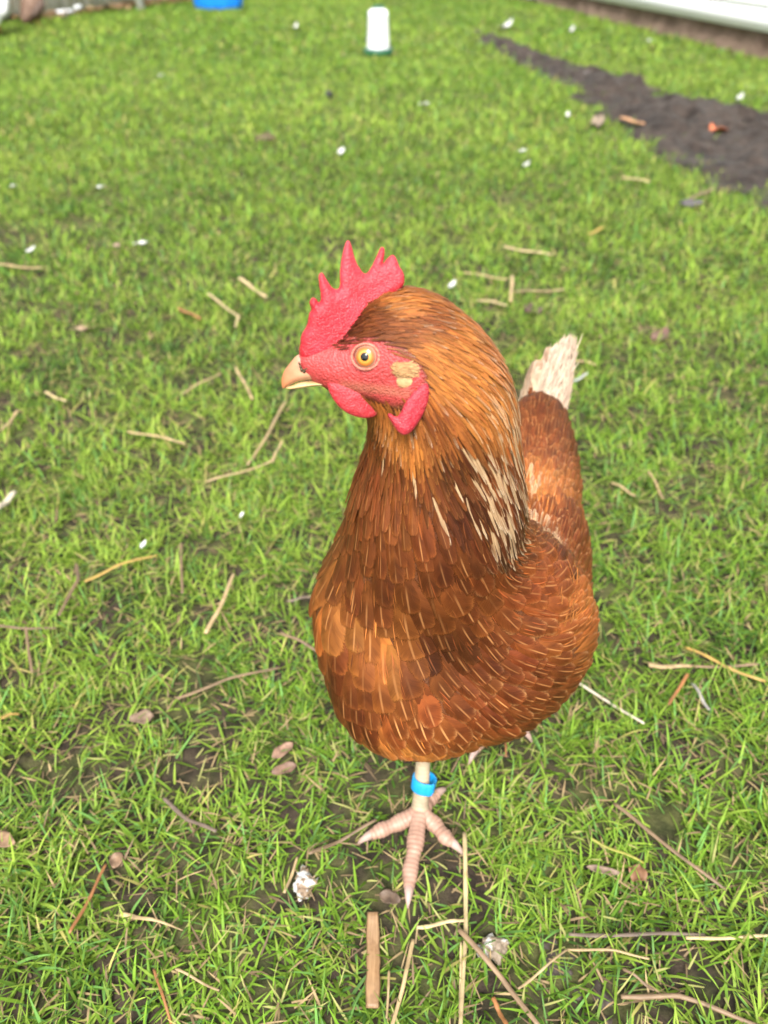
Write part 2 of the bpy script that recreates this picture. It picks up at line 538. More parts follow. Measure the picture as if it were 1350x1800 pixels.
def build_mud():
    x0, y0 = MUD.min(0) - 0.15; x1, y1 = MUD.max(0) + 0.15
    st = 0.016
    xs = np.arange(x0, x1, st); ys = np.arange(y0, y1, st)
    X, Y = np.meshgrid(xs, ys)
    d = poly_dist(X, Y, MUD) + 0.22 * (fnoise2(X, Y, 0.30, 21, 4) - 0.5) + 0.16 * (fnoise2(X, Y, 0.09, 22, 3) - 0.5)
    Z = ground_z(X, Y) + 0.008 + np.clip(-d / 0.05, -1, 0.0) * 0.03 + (np.maximum(0, 0.13 * (fnoise2(X, Y, 0.12, 23, 5) - 0.42)) + np.maximum(0, 0.09 * (fnoise2(X, Y, 0.05, 27, 2) - 0.52))) * np.clip(-d / 0.06, 0, 1)
    keep = d < 0.03
    F = grid_faces(len(xs), len(ys))
    F = F[keep.ravel()[F].all(1)]
    used = np.unique(F); mp = np.full(X.size, -1); mp[used] = np.arange(len(used))
    V = np.stack([X.ravel(), Y.ravel(), Z.ravel()], 1)[used]
    t = NT('wet_mud'); pos = t.geopos()
    n = t.noise(pos, 13, 6, 0.75); n2 = t.noise(pos, 55, 5, 0.75)
    c = t.mix(t.smooth(n, 0.3, 0.7), (0.022, 0.0155, 0.012), (0.110, 0.080, 0.063))
    c = t.mix(t.math('MULTIPLY', t.smooth(n2, 0.4, 0.7), 0.6), c, (0.020, 0.015, 0.013))
    r = t.math('MULTIPLY_ADD', n, 0.5, 0.3)
    t.set(Base_Color=c, Roughness=r, Specular_IOR_Level=0.3)
    t.bump(t.math('ADD', n2, t.math('MULTIPLY', n, 1.5)), 1.0, 0.03)
    tag(make_mesh('mud', V, mp[F], t.m), kind='structure')

def blades(x, y, z, L, Wd, nseg, col, lean=(0.3, 1.1), curl=(0.2, 1.0), tipcol=None, twist=0.5):
    n = len(x)
    az = rng.uniform(0, 2 * np.pi, n)
    th0 = rng.uniform(*lean, n)                 # angle from vertical at the root
    cu = rng.uniform(*curl, n)
    dirx, diry = np.cos(az), np.sin(az)
    sx, sy = -diry, dirx
    tw = rng.uniform(-twist, twist, n)
    pz = np.zeros(n); pr = np.zeros(n)
    V = np.zeros((n, nseg + 1, 2, 3)); C = np.zeros((n, nseg + 1, 2, 3))
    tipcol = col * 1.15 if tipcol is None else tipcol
    for k in range(nseg + 1):
        v = k / nseg
        wv = Wd * (1 - v ** 2.2) * (0.75 + 0.5 * min(v * 3, 1) * 0.5) + Wd * 0.03
        ang = tw * v
        ox = sx * np.cos(ang); oy = sy * np.cos(ang); oz = np.sin(ang)
        for s in (0, 1):
            sg = (s - 0.5) * wv
            V[:, k, s, 0] = x + dirx * pr + ox * sg
            V[:, k, s, 1] = y + diry * pr + oy * sg
            V[:, k, s, 2] = z + pz + oz * sg
            C[:, k, s] = (col * 0.8) * (1 - v) + tipcol * v  # roots coloured darker for the shade between the blades
        a = th0 + cu * (v + 0.5 / nseg)
        a = np.minimum(a, 1.9)
        pr = pr + np.sin(a) * L / nseg; pz = pz + np.cos(a) * L / nseg
        pz = np.maximum(pz, 0.001)
    b = (np.arange(n) * (nseg + 1) * 2)[:, None, None]
    q = np.array([[2 * k, 2 * k + 1, 2 * k + 3, 2 * k + 2] for k in range(nseg)])[None]
    return V.reshape(-1, 3), (b + q).reshape(-1, 4), C.reshape(-1, 3)

FEET = [G(735, 1440)[:2], G(725, 1520)[:2], G(690, 1460)[:2], G(775, 1465)[:2], G(845, 1305)[:2], G(905, 1275)[:2]]

def build_grass():
    bands = [  # D0, D1, density per m2, length, width, segments
        (0.02, 0.45, 100000, 0.026, 0.0019, 4),
        (0.45, 0.80, 80000, 0.026, 0.0020, 4),
        (0.80, 1.40, 50000, 0.028, 0.0024, 3),
        (1.40, 2.60, 22000, 0.031, 0.0033, 3),
        (2.60, 5.00, 9000, 0.036, 0.0055, 2),
        (5.00, 12.0, 2600, 0.042, 0.0110, 2)]
    VV, FF, CC, n0 = [], [], [], 0
    V2, F2, C2, n2 = [], [], [], 0
    for D0, D1, rho, L, Wd, ns in bands:
        xw = 0.62 * D1 + 0.75
        n = int(rho * (D1 - D0) * 2 * xw)
        x = rng.uniform(-xw, xw, n); y = rng.uniform(D0, D1, n)
        k = np.abs(x) < 0.62 * y + 0.75
        x, y = x[k], y[k]
        d = poly_dist(x, y, MUD) + 0.22 * (fnoise2(x, y, 0.30, 21, 4) - 0.5) + 0.16 * (fnoise2(x, y, 0.09, 22, 3) - 0.5)
        keep = rng.random(len(x)) < np.clip((d + 0.09) / 0.16, 0.03, 1)
        pb = bare(x, y)
        keep &= rng.random(len(x)) > pb * 0.93
        tuft = fnoise2(x, y, 0.030, 12, 2)
        if y.mean() < 2: keep &= rng.random(len(x)) < np.clip((tuft - 0.26) / 0.26, 0.22, 1)
        x, y = x[keep], y[keep]; n = len(x)
        z = ground_z(x, y)
        big = fnoise2(x, y, 0.22, 31, 3); mid = fnoise2(x, y, 0.05, 33, 2); wide = fnoise2(x, y, 0.9, 35, 2)
        Ln = L * rng.uniform(0.5, 1.3, n) * (0.65 + 0.75 * big)
        dz = np.min([np.hypot(x - f[0], y - f[1]) for f in FEET], 0)
        Ln *= np.clip(dz / 0.03, 0.35, 1)
        g1 = np.array([0.138, 0.258, 0.023]); g2 = np.array([0.310, 0.415, 0.062]); g3 = np.array([0.042, 0.105, 0.013]); g4 = np.array([0.40, 0.36, 0.11])
        t = np.clip(rng.normal(0.38, 0.26, n) + (big - 0.5) * 0.9 + (wide - 0.5) * 0.7, 0, 1)[:, None]
        c = g1 * (1 - t) + g2 * t
        dark = np.clip((0.48 - mid) * 3.2 + rng.normal(0, 0.30, n), 0, 0.95)[:, None]
        c = c * (1 - dark) + g3 * dark
        yl = (rng.random(n) < 0.04 + 0.08 * np.clip(wide - 0.5, 0, 1))[:, None]
        c = np.where(yl, g4 * rng.uniform(0.7, 1.1, (n, 1)), c)
        blu = (rng.random(n) < 0.15)[:, None]
        c = np.where(blu, np.array([0.13, 0.27, 0.06]) * rng.uniform(0.7, 1.2, (n, 1)), c)
        c *= rng.uniform(0.6, 1.3, (n, 1))
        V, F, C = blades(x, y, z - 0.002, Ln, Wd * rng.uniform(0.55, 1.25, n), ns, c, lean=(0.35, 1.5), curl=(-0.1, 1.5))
        VV.append(V); FF.append(F + n0); CC.append(C); n0 += len(V)
        # dead thatch lying flat between the blades
        m = int(n * (0.15 if D1 < 3 else 0.10))
        xi = rng.uniform(-xw, xw, m * 2); yi = rng.uniform(D0, D1, m * 2)
        k = np.abs(xi) < 0.62 * yi + 0.75
        d = poly_dist(xi, yi, MUD)
        k &= rng.random(len(xi)) < np.where(d < 0.0, 0.03, 0.6)
        xi, yi = xi[k], yi[k]; m = len(xi)
        s1 = np.array([0.36, 0.26, 0.13]); s2 = np.array([0.12, 0.08, 0.05]); s3 = np.array([0.30, 0.30, 0.10])
        t = rng.random((m, 1)); c = s1 * t + s2 * (1 - t)
        c = np.where(rng.random((m, 1)) < 0.3, s3, c)
        V, F, C = blades(xi, yi, ground_z(xi, yi) + rng.uniform(0, 0.008, m), L * rng.uniform(0.3, 0.85, m), Wd * rng.uniform(0.4, 0.9, m), max(2, ns - 1), c, lean=(1.0, 1.6), curl=(-0.6, 0.9), twist=0.8)
        V2.append(V); F2.append(F + n2); C2.append(C); n2 += len(V)
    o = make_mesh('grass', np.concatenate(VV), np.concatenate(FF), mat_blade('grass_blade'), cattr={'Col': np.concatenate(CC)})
    tag(o, 'short uneven green grass covering the muddy yard', 'grass', kind='stuff')
    o = make_mesh('dead_grass', np.concatenate(V2), np.concatenate(F2), mat_blade('dead_blade', 0.15, 0.6), cattr={'Col': np.concatenate(C2)})
    tag(o, 'dry tan bits of dead grass lying between the green blades', 'dead grass', kind='stuff')

build_ground()
build_mud()
build_grass()

# =================================================================== THE HEN
def Pr(px, py, d, rpx):
    return np.concatenate([P(px, py, d), [rpx * d / FPX]])

HC = P(655, 635, 0.322)                       # middle of the skull
vv = unit(HC - CAM)
def side_off(px, py):
    h = hit(px, py)
    return None if h is None else float((h - HC) @ NH)
NH = unit(np.array([-vv[0] + 0.05, -vv[1], -vv[2] * 0.55]))      # out of the left side of the head
AH = unit(np.cross(NH, (0, 0, 1)) * -1)       # towards the beak (picture left)
if AH[0] > 0: AH = -AH
UH = unit(np.cross(AH, NH)); UH = UH if UH[2] > 0 else -UH
def HP(px, py, off=0.0):
    return plane_hit(px, py, HC + NH * off, NH)
def head2d(px, py):
    q = HP(px, py) - HC
    return np.array([q @ AH, q @ UH])
PXM = 0.322 / FPX                             # metres per photo pixel at the head

SPH = np.array([
    Pr(704, 1112, 0.443, 138), Pr(688, 1010, 0.424, 98), Pr(706, 1204, 0.456, 117), Pr(668, 1060, 0.440, 100), Pr(778, 1212, 0.458, 102),
    Pr(852, 1070, 0.460, 166), Pr(890, 1108, 0.485, 138), Pr(820, 1184, 0.470, 115), Pr(806, 1025, 0.430, 112),
    Pr(920, 950, 0.53, 104), Pr(932, 870, 0.57, 76), Pr(930, 1010, 0.565, 98), Pr(900, 1100, 0.535, 108), Pr(938, 850, 0.60, 62), Pr(945, 790, 0.605, 50), Pr(945, 735, 0.618, 36),
    Pr(748, 985, 0.415, 138), Pr(800, 985, 0.432, 120), Pr(765, 905, 0.393, 138), Pr(776, 827, 0.375, 121), Pr(784, 738, 0.352, 106), Pr(766, 668, 0.338, 97),
    Pr(718, 619, 0.3275, 71), Pr(690, 592, 0.3235, 52)])
GRP = [0, 0, 0, 0, 0, 1, 1, 1, 1, 1, 1, 1, 1, 1, 1, 1, 2, 2, 2, 2, 2, 2, 2, 2]
GK = {0: 0.022, 1: 0.03, 2: 0.026}
HEAD_E = [  # skull and face as ellipsoids in the head frame: centre px, semi axes along beak, up, side
    (HP(665, 640), (0.0175, 0.0145, 0.0128)),
    (HP(625, 645), (0.0150, 0.0112, 0.0098)),
    (HP(598, 643), (0.0105, 0.0088, 0.0072)),
    (HP(572, 640), (0.0095, 0.0068, 0.0052)), (HP(550, 634), (0.0060, 0.0040, 0.0040))]

def smin(a, b, k):
    h = np.clip(0.5 + 0.5 * (b - a) / k, 0, 1)
    return b + (a - b) * h - k * h * (1 - h)

def sdf(p):
    gs = []
    for g in (0, 1, 2):
        r = None
        for s, gg in zip(SPH, GRP):
            if gg != g: continue
            d = np.linalg.norm(p - s[:3], axis=-1) - s[3]
            r = d if r is None else smin(r, d, GK[g])
        gs.append(r)
    body = smin(gs[0], gs[1], 0.006)
    body = smin(body, gs[2], 0.016)
    hd = None
    for c, ax in HEAD_E:
        q = p - c
        l = np.stack([q @ AH / ax[0], q @ UH / ax[1], q @ NH / ax[2]], -1)
        k0 = np.linalg.norm(l, axis=-1)
        d = (k0 - 1) * min(ax)
        d = k0 * (k0 - 1) / np.maximum(np.linalg.norm(l / np.array(ax), axis=-1), 1e-6)
        hd = d if hd is None else smin(hd, d, 0.006)
    return smin(body, hd, 0.008)

def sgrad(p, e=4e-4):
    g = np.stack([sdf(p + e * a) - sdf(p - e * a) for a in np.eye(3)], -1)
    return unit(g)

def hit(px, py):
    """first point of the bare body along the view ray through a photo pixel"""
    r = unit(ray(px, py)); t = 0.2; p = CAM + r * t
    for _ in range(200):
        p = CAM + r * t
        d = float(sdf(p[None])[0])
        if d < 1e-5: break
        t += d * 0.9
        if t > 1.2: return None
    return p

FACE_PX = [(500, 600), (560, 590), (590, 598), (615, 591), (640, 586), (668, 588), (690, 598), (712, 610), (728, 625), (738, 645), (735, 668),
           (712, 690), (690, 697), (668, 694), (640, 684), (610, 676), (580, 682), (500, 690)]
FACE2 = np.array([head2d(*p) for p in FACE_PX])
def face_d(p):
    """distance outside the bare face outline in the head's own side plane (negative = bare red skin)"""
    q = p - HC
    d = poly_dist(q @ AH, q @ UH, FACE2)
    return np.where(np.abs(q @ NH) > 0.03, 0.05, d)

HEN_AT = np.array([0.045, 0.36, 0.0])
hen = thing('hen', 'rust brown hen with red comb and blue leg band standing on the grass', 'hen', HEN_AT)

lo = np.minimum(SPH[:, :3].min(0), HC - 0.06) - 0.085
hi = np.maximum(SPH[:, :3].max(0), HC + 0.05) + 0.085
f, lo = field_grid(sdf, lo, hi, 0.0022)
BV, BF = surface_nets(f, lo, 0.0022)
for _ in range(2):      # settle the vertices on the surface
    BV = BV - sdf(BV)[:, None] * sgrad(BV)
fd = face_d(BV)
fn_ = (fnoise2(BV[:, 0], BV[:, 2], 0.004, 41) - 0.5) * 0.002
k = np.clip((0.0015 - (fd + fn_)) / 0.003, 0, 1)[:, None]
red = np.array([0.385, 0.042, 0.040]); under = np.array([0.10, 0.030, 0.008])
bcol = red * k + under * (1 - k)
# paler skin toward the nostril, browner fold under the cheek
pxx, pyy, _ = proj(BV)
fold = np.exp(-((pyy - (682 + (pxx - 640) * 0.12)) / 7) ** 2) * ((pxx > 595) & (pxx < 720)) * 0.6
bcol = bcol * (1 - (fold[:, None] * k)) + np.array([0.36, 0.16, 0.09]) * (fold[:, None] * k)
M_FACE = mat_skin('face_skin', bumpscale=1100, bstr=0.6, eye=hit(643, 627) - HEN_AT)
body = part('body', BV, BF, M_FACE, hen, cattr={'Col': bcol}, fattr={'bare': k[:, 0]})

# ---- plumage: control points picked on the body: where, which way the feathers lie, how big, what colour
RUST = (0.118, 0.030, 0.007); DARK = (0.062, 0.016, 0.005); ORANGE = (0.33, 0.102, 0.022); TAN = (0.54, 0.28, 0.105)
MIDL = (0.38, 0.130, 0.027); CREAM = (0.60, 0.41, 0.22); WHITE = (0.66, 0.56, 0.42); GOLD = (0.56, 0.25, 0.050); MID = (0.172, 0.046, 0.010)
# px, py, dx, dy, length, half width, spacing, lift, base, tip, edge amount, pale chance
CTRL = [
    # head, fine brush-like feathers
    (600, 588, 1, -0.35, 7, 0.45, 1.05, 0.7, DARK, RUST, 0.5, 0.0),
    (650, 572, 1, -0.15, 8, 0.5, 1.1, 0.8, RUST, ORANGE, 0.8, 0.02),
    (690, 540, 1, -0.1, 9, 0.6, 1.2, 0.9, MIDL, CREAM, 0.9, 0.12),
    (700, 585, 1, 0.1, 9, 0.55, 1.15, 0.8, MID, GOLD, 0.9, 0.03),
    (740, 560, 1, 0.2, 11, 0.7, 1.35, 0.9, MID, TAN, 1.0, 0.08),
    (740, 610, 1, 0.45, 10, 0.65, 1.3, 0.8, MIDL, GOLD, 0.9, 0.03),
    (757, 650, 0.8, 0.7, 11, 0.7, 1.4, 0.8, MIDL, GOLD, 0.9, 0.03),
    (800, 575, 1, 0.5, 15, 1.0, 1.8, 1.0, MIDL, TAN, 1.0, 0.10),
    (850, 610, 0.9, 0.8, 18, 1.2, 2.1, 1.2, ORANGE, CREAM, 1.0, 0.30),
    (800, 640, 1, 0.6, 16, 1.1, 1.9, 1.1, MIDL, GOLD, 1.0, 0.04),
    # side and back of the neck
    (800, 700, 0.85, 0.75, 19, 1.3, 2.2, 1.2, MIDL, GOLD, 1.0, 0.05),
    (860, 700, 0.7, 1, 20, 1.4, 2.3, 1.3, MIDL, CREAM, 1.0, 0.28),
    (890, 720, 0.3, 1, 22, 1.7, 2.5, 1.3, MIDL, WHITE, 1.0, 0.32),
    (760, 720, 0.5, 1, 16, 1.1, 2.0, 1.0, MID, GOLD, 1.0, 0.03),
    (880, 790, 0.2, 1, 25, 2.2, 2.9, 1.5, MID, WHITE, 1.0, 0.34),
    (830, 790, 0.55, 1, 24, 1.8, 2.8, 1.5, RUST, CREAM, 1.0, 0.18),
    (780, 790, 0.45, 1, 21, 1.5, 2.6, 1.3, DARK, GOLD, 1.0, 0.06),
    (880, 860, 0.25, 1, 27, 2.5, 3.3, 1.7, RUST, WHITE, 1.0, 0.36),
    (830, 870, 0.5, 1, 26, 2.1, 3.3, 1.7, DARK, GOLD, 1.0, 0.20),
    (890, 925, 0.2, 1, 26, 2.2, 3.6, 1.7, DARK, CREAM, 0.9, 0.18),
    (800, 880, 0.5, 1, 25, 2.5, 4.4, 1.5, DARK, MID, 0.7, 0.06),
    # throat
    (690, 755, 0.0, 1, 12, 0.8, 1.6, 0.8, MIDL, CREAM, 0.9, 0.08),
    (665, 760, -0.1, 1, 12, 1.1, 2.0, 0.6, RUST, GOLD, 0.8, 0.03),
    (720, 770, 0.15, 1, 14, 1.0, 1.9, 0.9, MIDL, GOLD, 0.9, 0.06),
    (655, 810, -0.1, 1, 17, 2.4, 3.8, 0.9, RUST, MID, 0.8, 0.0),
    (710, 815, 0.15, 1, 18, 2.2, 3.6, 0.9, RUST, GOLD, 0.9, 0.06),
    # upper breast
    (650, 880, -0.1, 1, 24, 5.0, 7.0, 0.9, MID, ORANGE, 0.6, 0.0),
    (710, 890, 0.05, 1, 25, 5.5, 7.5, 0.9, MID, ORANGE, 0.6, 0.0),
    (790, 940, 0.3, 1, 28, 7.0, 9.0, 1.0, RUST, MID, 0.6, 0.0),
    (640, 980, -0.05, 1, 32, 9.0, 11.5, 1.1, MID, ORANGE, 0.7, 0.0),
    (720, 990, 0.15, 1, 32, 9.0, 11.5, 1.1, MID, ORANGE, 0.7, 0.0),
    (830, 1010, 0.5, 1, 32, 9.0, 11.5, 1.1, MID, ORANGE, 0.7, 0.0),
    # breast
    (600, 1120, -0.02, 1, 33, 9.0, 11.5, 1.2, RUST, ORANGE, 0.7, 0.0),
    (680, 1090, 0.1, 1, 38, 11.0, 13.5, 1.5, MIDL, ORANGE, 0.8, 0.0),
    (745, 1110, 0.4, 1, 30, 8.0, 11, 1.1, DARK, MID, 0.6, 0.0),
    (860, 1110, 0.8, 1, 28, 7.0, 9.5, 1.0, RUST, TAN, 0.7, 0.0),
    (620, 1230, 0.1, 1, 30, 8.5, 11, 1.2, RUST, ORANGE, 0.8, 0.0),
    (720, 1250, 0.35, 1, 30, 8.5, 11, 1.3, MID, TAN, 0.8, 0.0),
    (820, 1220, 0.8, 0.7, 27, 7.0, 9.5, 1.1, RUST, TAN, 0.8, 0.0),
    (700, 1310, 0.6, 0.7, 26, 7.0, 9.5, 1.1, MIDL, TAN, 0.8, 0.0),
    (930, 1180, 1, 0.3, 26, 6.5, 9.0, 1.1, RUST, TAN, 0.9, 0.0),
    # side under the wing and the wing itself
    (940, 1090, 1, 0.2, 26, 5.5, 8.0, 1.2, MID, TAN, 0.8, 0.03),
    (1005, 1090, 0.7, -0.6, 28, 4.0, 6.0, 1.5, ORANGE, CREAM, 0.8, 0.12),
    (930, 1010, 1, 0.1, 30, 8.0, 9.5, 1.4, MID, ORANGE, 0.7, 0.0),
    (990, 1010, 0.5, -0.9, 28, 6.5, 8.0, 1.2, RUST, TAN, 0.7, 0.03),
    # back and saddle
    (945, 930, 0.4, -1, 26, 3.2, 4.6, 1.4, MID, WHITE, 1.0, 0.45),
    (940, 870, 0.2, -1, 26, 3.2, 4.6, 1.4, MIDL, CREAM, 1.0, 0.20),
    (990, 930, 0.2, -1, 26, 5.5, 7.0, 1.1, RUST, TAN, 0.7, 0.02),
    (940, 800, 0.1, -1, 28, 4.5, 5.5, 1.6, MID, TAN, 0.9, 0.10),
    (960, 740, 0.1, -1, 30, 5.0, 5.5, 1.8, MID, ORANGE, 0.8, 0.06),
]
CP3, CT3, CA = [], [], []
for c in CTRL:
    h = hit(c[0], c[1])
    if h is None: print('control misses', c[:2]); continue
    n = sgrad(h[None])[0]
    h2 = CAM + ray(c[0] + c[2] * 6, c[1] + c[3] * 6) * np.dot(h - CAM, (0, CP, -SP))
    v = unit(h - CAM)
    d = h2 - h
    vn = min(v @ n, -0.35)
    t = unit(d - v * (d @ n) / vn)
    t = unit(t - n * (t @ n))
    CP3.append(h); CT3.append(t); CA.append([*c[4:8], *c[8], *c[9], c[10], c[11]])
# the far side, which the photo does not show: mirror the near side flank across the body's axis
FW = unit(np.array([-0.40, -0.917, 0])); LF = np.array([0.917, -0.40, 0]); MIDP = SPH[3, :3]
for q, t, a in list(zip(CP3, CT3, CA)):
    if q[2] < 0.28 and (q - MIDP) @ LF > 0.02:
        s = 2 * ((q - MIDP) @ LF) + 0.0
        CP3.append(q - LF * s); CT3.append(t - 2 * (t @ LF) * LF); CA.append(a)
CP3.append(np.array([0.08, 0.40, 0.11])); CT3.append(-FW); CA.append(CA[-1])
CP3, CT3, CA = np.array(CP3), np.array(CT3), np.array(CA)

def ctrl(p):
    d2 = ((p[:, None] - CP3[None]) ** 2).sum(-1)
    wgt = 1 / (d2 + 0.004 ** 2) ** 2
    wgt /= wgt.sum(1, keepdims=True)
    return unit(wgt @ CT3), wgt @ CA

def sample_roots(n_cand):
    a, b, c, d = (BV[BF[:, k]] for k in range(4))
    ctr = (a + b + c + d) / 4
    area = np.linalg.norm(np.cross(c - a, d - b), axis=1) / 2
    _, A = ctrl(ctr)
    fdc = face_d(ctr)
    ok = np.where(fdc > 0.0008, 1.0, np.where(fdc > -0.0035, 0.10 * np.exp((fdc - 0.0008) / 0.0016), 0.0))
    pw = area / (A[:, 2] * 1e-3) ** 2 * ok
    pick = rng.choice(len(BF), n_cand, p=pw / pw.sum())
    u, v = rng.random((2, n_cand, 1))
    p = (a[pick] * (1 - u) + b[pick] * u) * (1 - v) + (d[pick] * (1 - u) + c[pick] * u) * v
    _, A = ctrl(p)
    sp = A[:, 2] * 1e-3 * np.where(A[:, 1] > 3.3, 0.70, 0.74)
    cell = 0.008
    hsh, keep = {}, []
    for i in range(n_cand):
        k = tuple((p[i] // cell).astype(int)); r = sp[i]; good = True
        R = int(r // cell) + 1
        for dx in range(-R, R + 1):
            for dy in range(-R, R + 1):
                for dz in range(-R, R + 1):
                    for j in hsh.get((k[0] + dx, k[1] + dy, k[2] + dz), ()):
                        if ((p[i] - p[j]) ** 2).sum() < (r * 0.5 + sp[j] * 0.5) ** 2: good = False; break
                    if not good: break
                if not good: break
            if not good: break
        if good: hsh.setdefault(k, []).append(i); keep.append(i)
    return p[keep]

def feather_mesh(path, nrm, tan, hw, shape, base, tip, edge, shaft, cup=0.25, lat=None, nu=5):
    """path, nrm, tan: (n, nv, 3); hw (n,); shape: 0 round vane .. 1 lance"""
    n, nv, _ = path.shape
    v = np.linspace(0, 1, nv)[None, :]
    rnd = np.clip(1 - ((v - 0.56) / 0.60) ** 2, 0, 1) ** 0.62 * (0.35 + 0.65 * np.clip(v / 0.45, 0, 1)) + 0.02
    lan = np.clip(v / 0.25, 0.25, 1) * np.clip((1 - v) / 0.65, 0, 1) ** 0.75 + 0.04
    prof = rnd * (1 - shape[:, None]) + lan * shape[:, None]
    bi = unit(np.cross(nrm, tan))
    u = np.linspace(-1, 1, nu)
    wv = hw[:, None] * prof
    V = path[:, :, None, :] + bi[:, :, None, :] * (u[None, None, :, None] * wv[:, :, None, None]) - nrm[:, :, None, :] * (cup * (u ** 2)[None, None, :, None] * wv[:, :, None, None])
    UV = np.stack(np.broadcast_arrays((u[None, None] + 1) / 2, v[:, :, None]), -1)
    UV = np.broadcast_to(UV, (n, nv, nu, 2)).reshape(-1, 2)
    m = nv * nu
    fq = grid_faces(nu, nv)
    F = (np.arange(n)[:, None, None] * m + fq[None]).reshape(-1, 4)
    ln = np.linalg.norm(np.diff(path, axis=1), axis=-1).sum(1)
    par = np.stack([rng.random(n), edge, ln * 20], 1)
    rep = lambda a: np.repeat(a, m, axis=0)
    return V.reshape(-1, 3), F, UV, rep(base), rep(tip), rep(par), rep(shaft)

def surface_feathers(root, nv, stiff=0.6):
    n = len(root)
    t, A = ctrl(root)
    L = A[:, 0] * 1e-3 * rng.uniform(0.82, 1.15, n)
    yaw = rng.normal(0, 0.13, n)
    p = root.copy()
    path, nr, tn = [], [], []
    # root starts a little before the sampled point so that the tip lands around it
    for k in range(nv):
        g = sgrad(p)
        t0, _ = ctrl(p)
        t = unit(t * (1 - 0.4) + t0 * 0.4) if k else t0
        t = unit(t - g * (t * g).sum(-1, keepdims=True))
        if k == 0:
            s = np.cross(g, t); t = unit(t * np.cos(yaw)[:, None] + s * np.sin(yaw)[:, None])
        path.append(p.copy()); nr.append(g); tn.append(t.copy())
        p = p + t * (L / (nv - 1))[:, None]
        d = sdf(p)
        # stay outside the body, follow it loosely
        p = p - (np.where(d < 0, d, d * stiff))[:, None] * sgrad(p)
    path, nr, tn = (np.stack(a, 1) for a in (path, nr, tn))
    v = np.linspace(0, 1, nv)[None, :, None]
    hgt = (0.0003 + (A[:, 3] * 1e-3 * np.where(A[:, 1] > 3.3, 1.5, 1.0) * rng.uniform(0.5, 1.6, n))[:, None, None] * v ** 1.2 + rng.uniform(0, 0.0006, n)[:, None, None])
    path = path + nr * hgt
    return path, nr, tn, A, L

def shade(A, R=None, pale_col=WHITE):
    n = len(A)
    base = A[:, 4:7] * np.where(A[:, 1:2] > 3.3, rng.uniform(0.86, 1.16, (n, 1)), rng.uniform(0.68, 1.3, (n, 1))) * (1 + rng.normal(0, 0.035, (n, 3)))
    tip = A[:, 7:10] * rng.uniform(0.8, 1.15, (n, 1))
    if R is not None:      # tracts of lighter and darker plumage
        w_ = fnoise2(R[:, 0] + R[:, 1] * 0.5, R[:, 2], 0.055, 77, 2)
        f_ = np.clip((w_ - 0.5) * 4.0, -1, 1)[:, None]
        m_ = np.clip((A[:, 1:2] - 2.5) / 2, 0.25, 1)
        base = base * (1 + 0.36 * f_ * m_ * np.array([1, 0.85, 0.85])); tip = tip * (1 + 0.25 * f_ * m_)
    edge = np.clip(A[:, 10] * rng.uniform(0.5, 1.2, n), 0, 1)
    pale = (rng.random(n) < A[:, 11] * 1.8) & (A[:, 1] < 3.9)
    big = np.clip((A[:, 1] - 3.2) / 1.2, 0, 1)[:, None]
    hk = (0.58 * (1 - big) * np.clip((A[:, 1] - 1.1) / 0.6, 0, 1)[:, None] + 0.1)[pale]
    base[pale] = base[pale] * (1 - hk) + np.array(CREAM) * hk
    tip[pale] = np.array(pale_col) * (1 - 0.6 * big[pale]) + tip[pale] * 0.6 * big[pale]
    edge[pale] = 1.7
    return np.clip(base, 0, 0.9), np.clip(tip, 0, 0.9), edge

def plumage_part(name, pieces, parent):
    V = np.concatenate([q[0] for q in pieces]); off = 0; F = []
    for q in pieces: F.append(q[1] + off); off += len(q[0])
    return part(name, V, np.concatenate(F), M_FEATHER, parent, uv=np.concatenate([q[2] for q in pieces]),
                cattr={'base': np.concatenate([q[3] for q in pieces]), 'tip': np.concatenate([q[4] for q in pieces]), 'par': np.concatenate([q[5] for q in pieces])},
                fattr={'shaft': np.concatenate([q[6] for q in pieces])})

roots = sample_roots(42000)
_, RA = ctrl(roots)
hl = (roots - HC)
cls = np.where(RA[:, 1] < 1.2, 0, np.where(RA[:, 1] < 3.3, 1, 2))      # head, hackle, body
side = (roots - MIDP) @ LF
print('feathers', [(cls == k).sum() for k in range(3)])
for c, nm, nv, nu, cup, sh in ((0, 'head_plumage', 5, 3, 0.3, 0.55), (1, 'neck_hackle', 7, 5, 0.3, 0.75), (2, 'body_plumage', 12, 7, 0.30, 0.0)):
    r = roots[cls == c]
    # shift the root up-flow so the sampled spot is where the vane shows
    path, nr, tn, A, L = surface_feathers(r, nv, stiff=0.85 if c < 2 else 0.8)
    b, tp, e = shade(A, r)
    hwk = (1.0, 0.8, 1.0)[c]
    shaft = np.full(len(r), (0.0, 0.12, 0.9)[c]) * np.clip(rng.normal(0.5, 0.3, len(r)), 0, 1) * np.where(r[:, 2] < 0.2, 1.0, 0.6)
    shp = np.clip(sh + rng.normal(0, 0.08, len(r)) + (np.clip((6 - A[:, 1]) / 4, 0, 0.6) if c == 2 else 0), 0, 1)
    plumage_part(nm, [feather_mesh(path, nr, tn, A[:, 1] * 1e-3 * hwk * np.where(e > 1.5, 0.62, 1.0) * rng.uniform(0.8, 1.2, len(r)), shp, b, tp, e, shaft, cup, nu=nu)], hen)

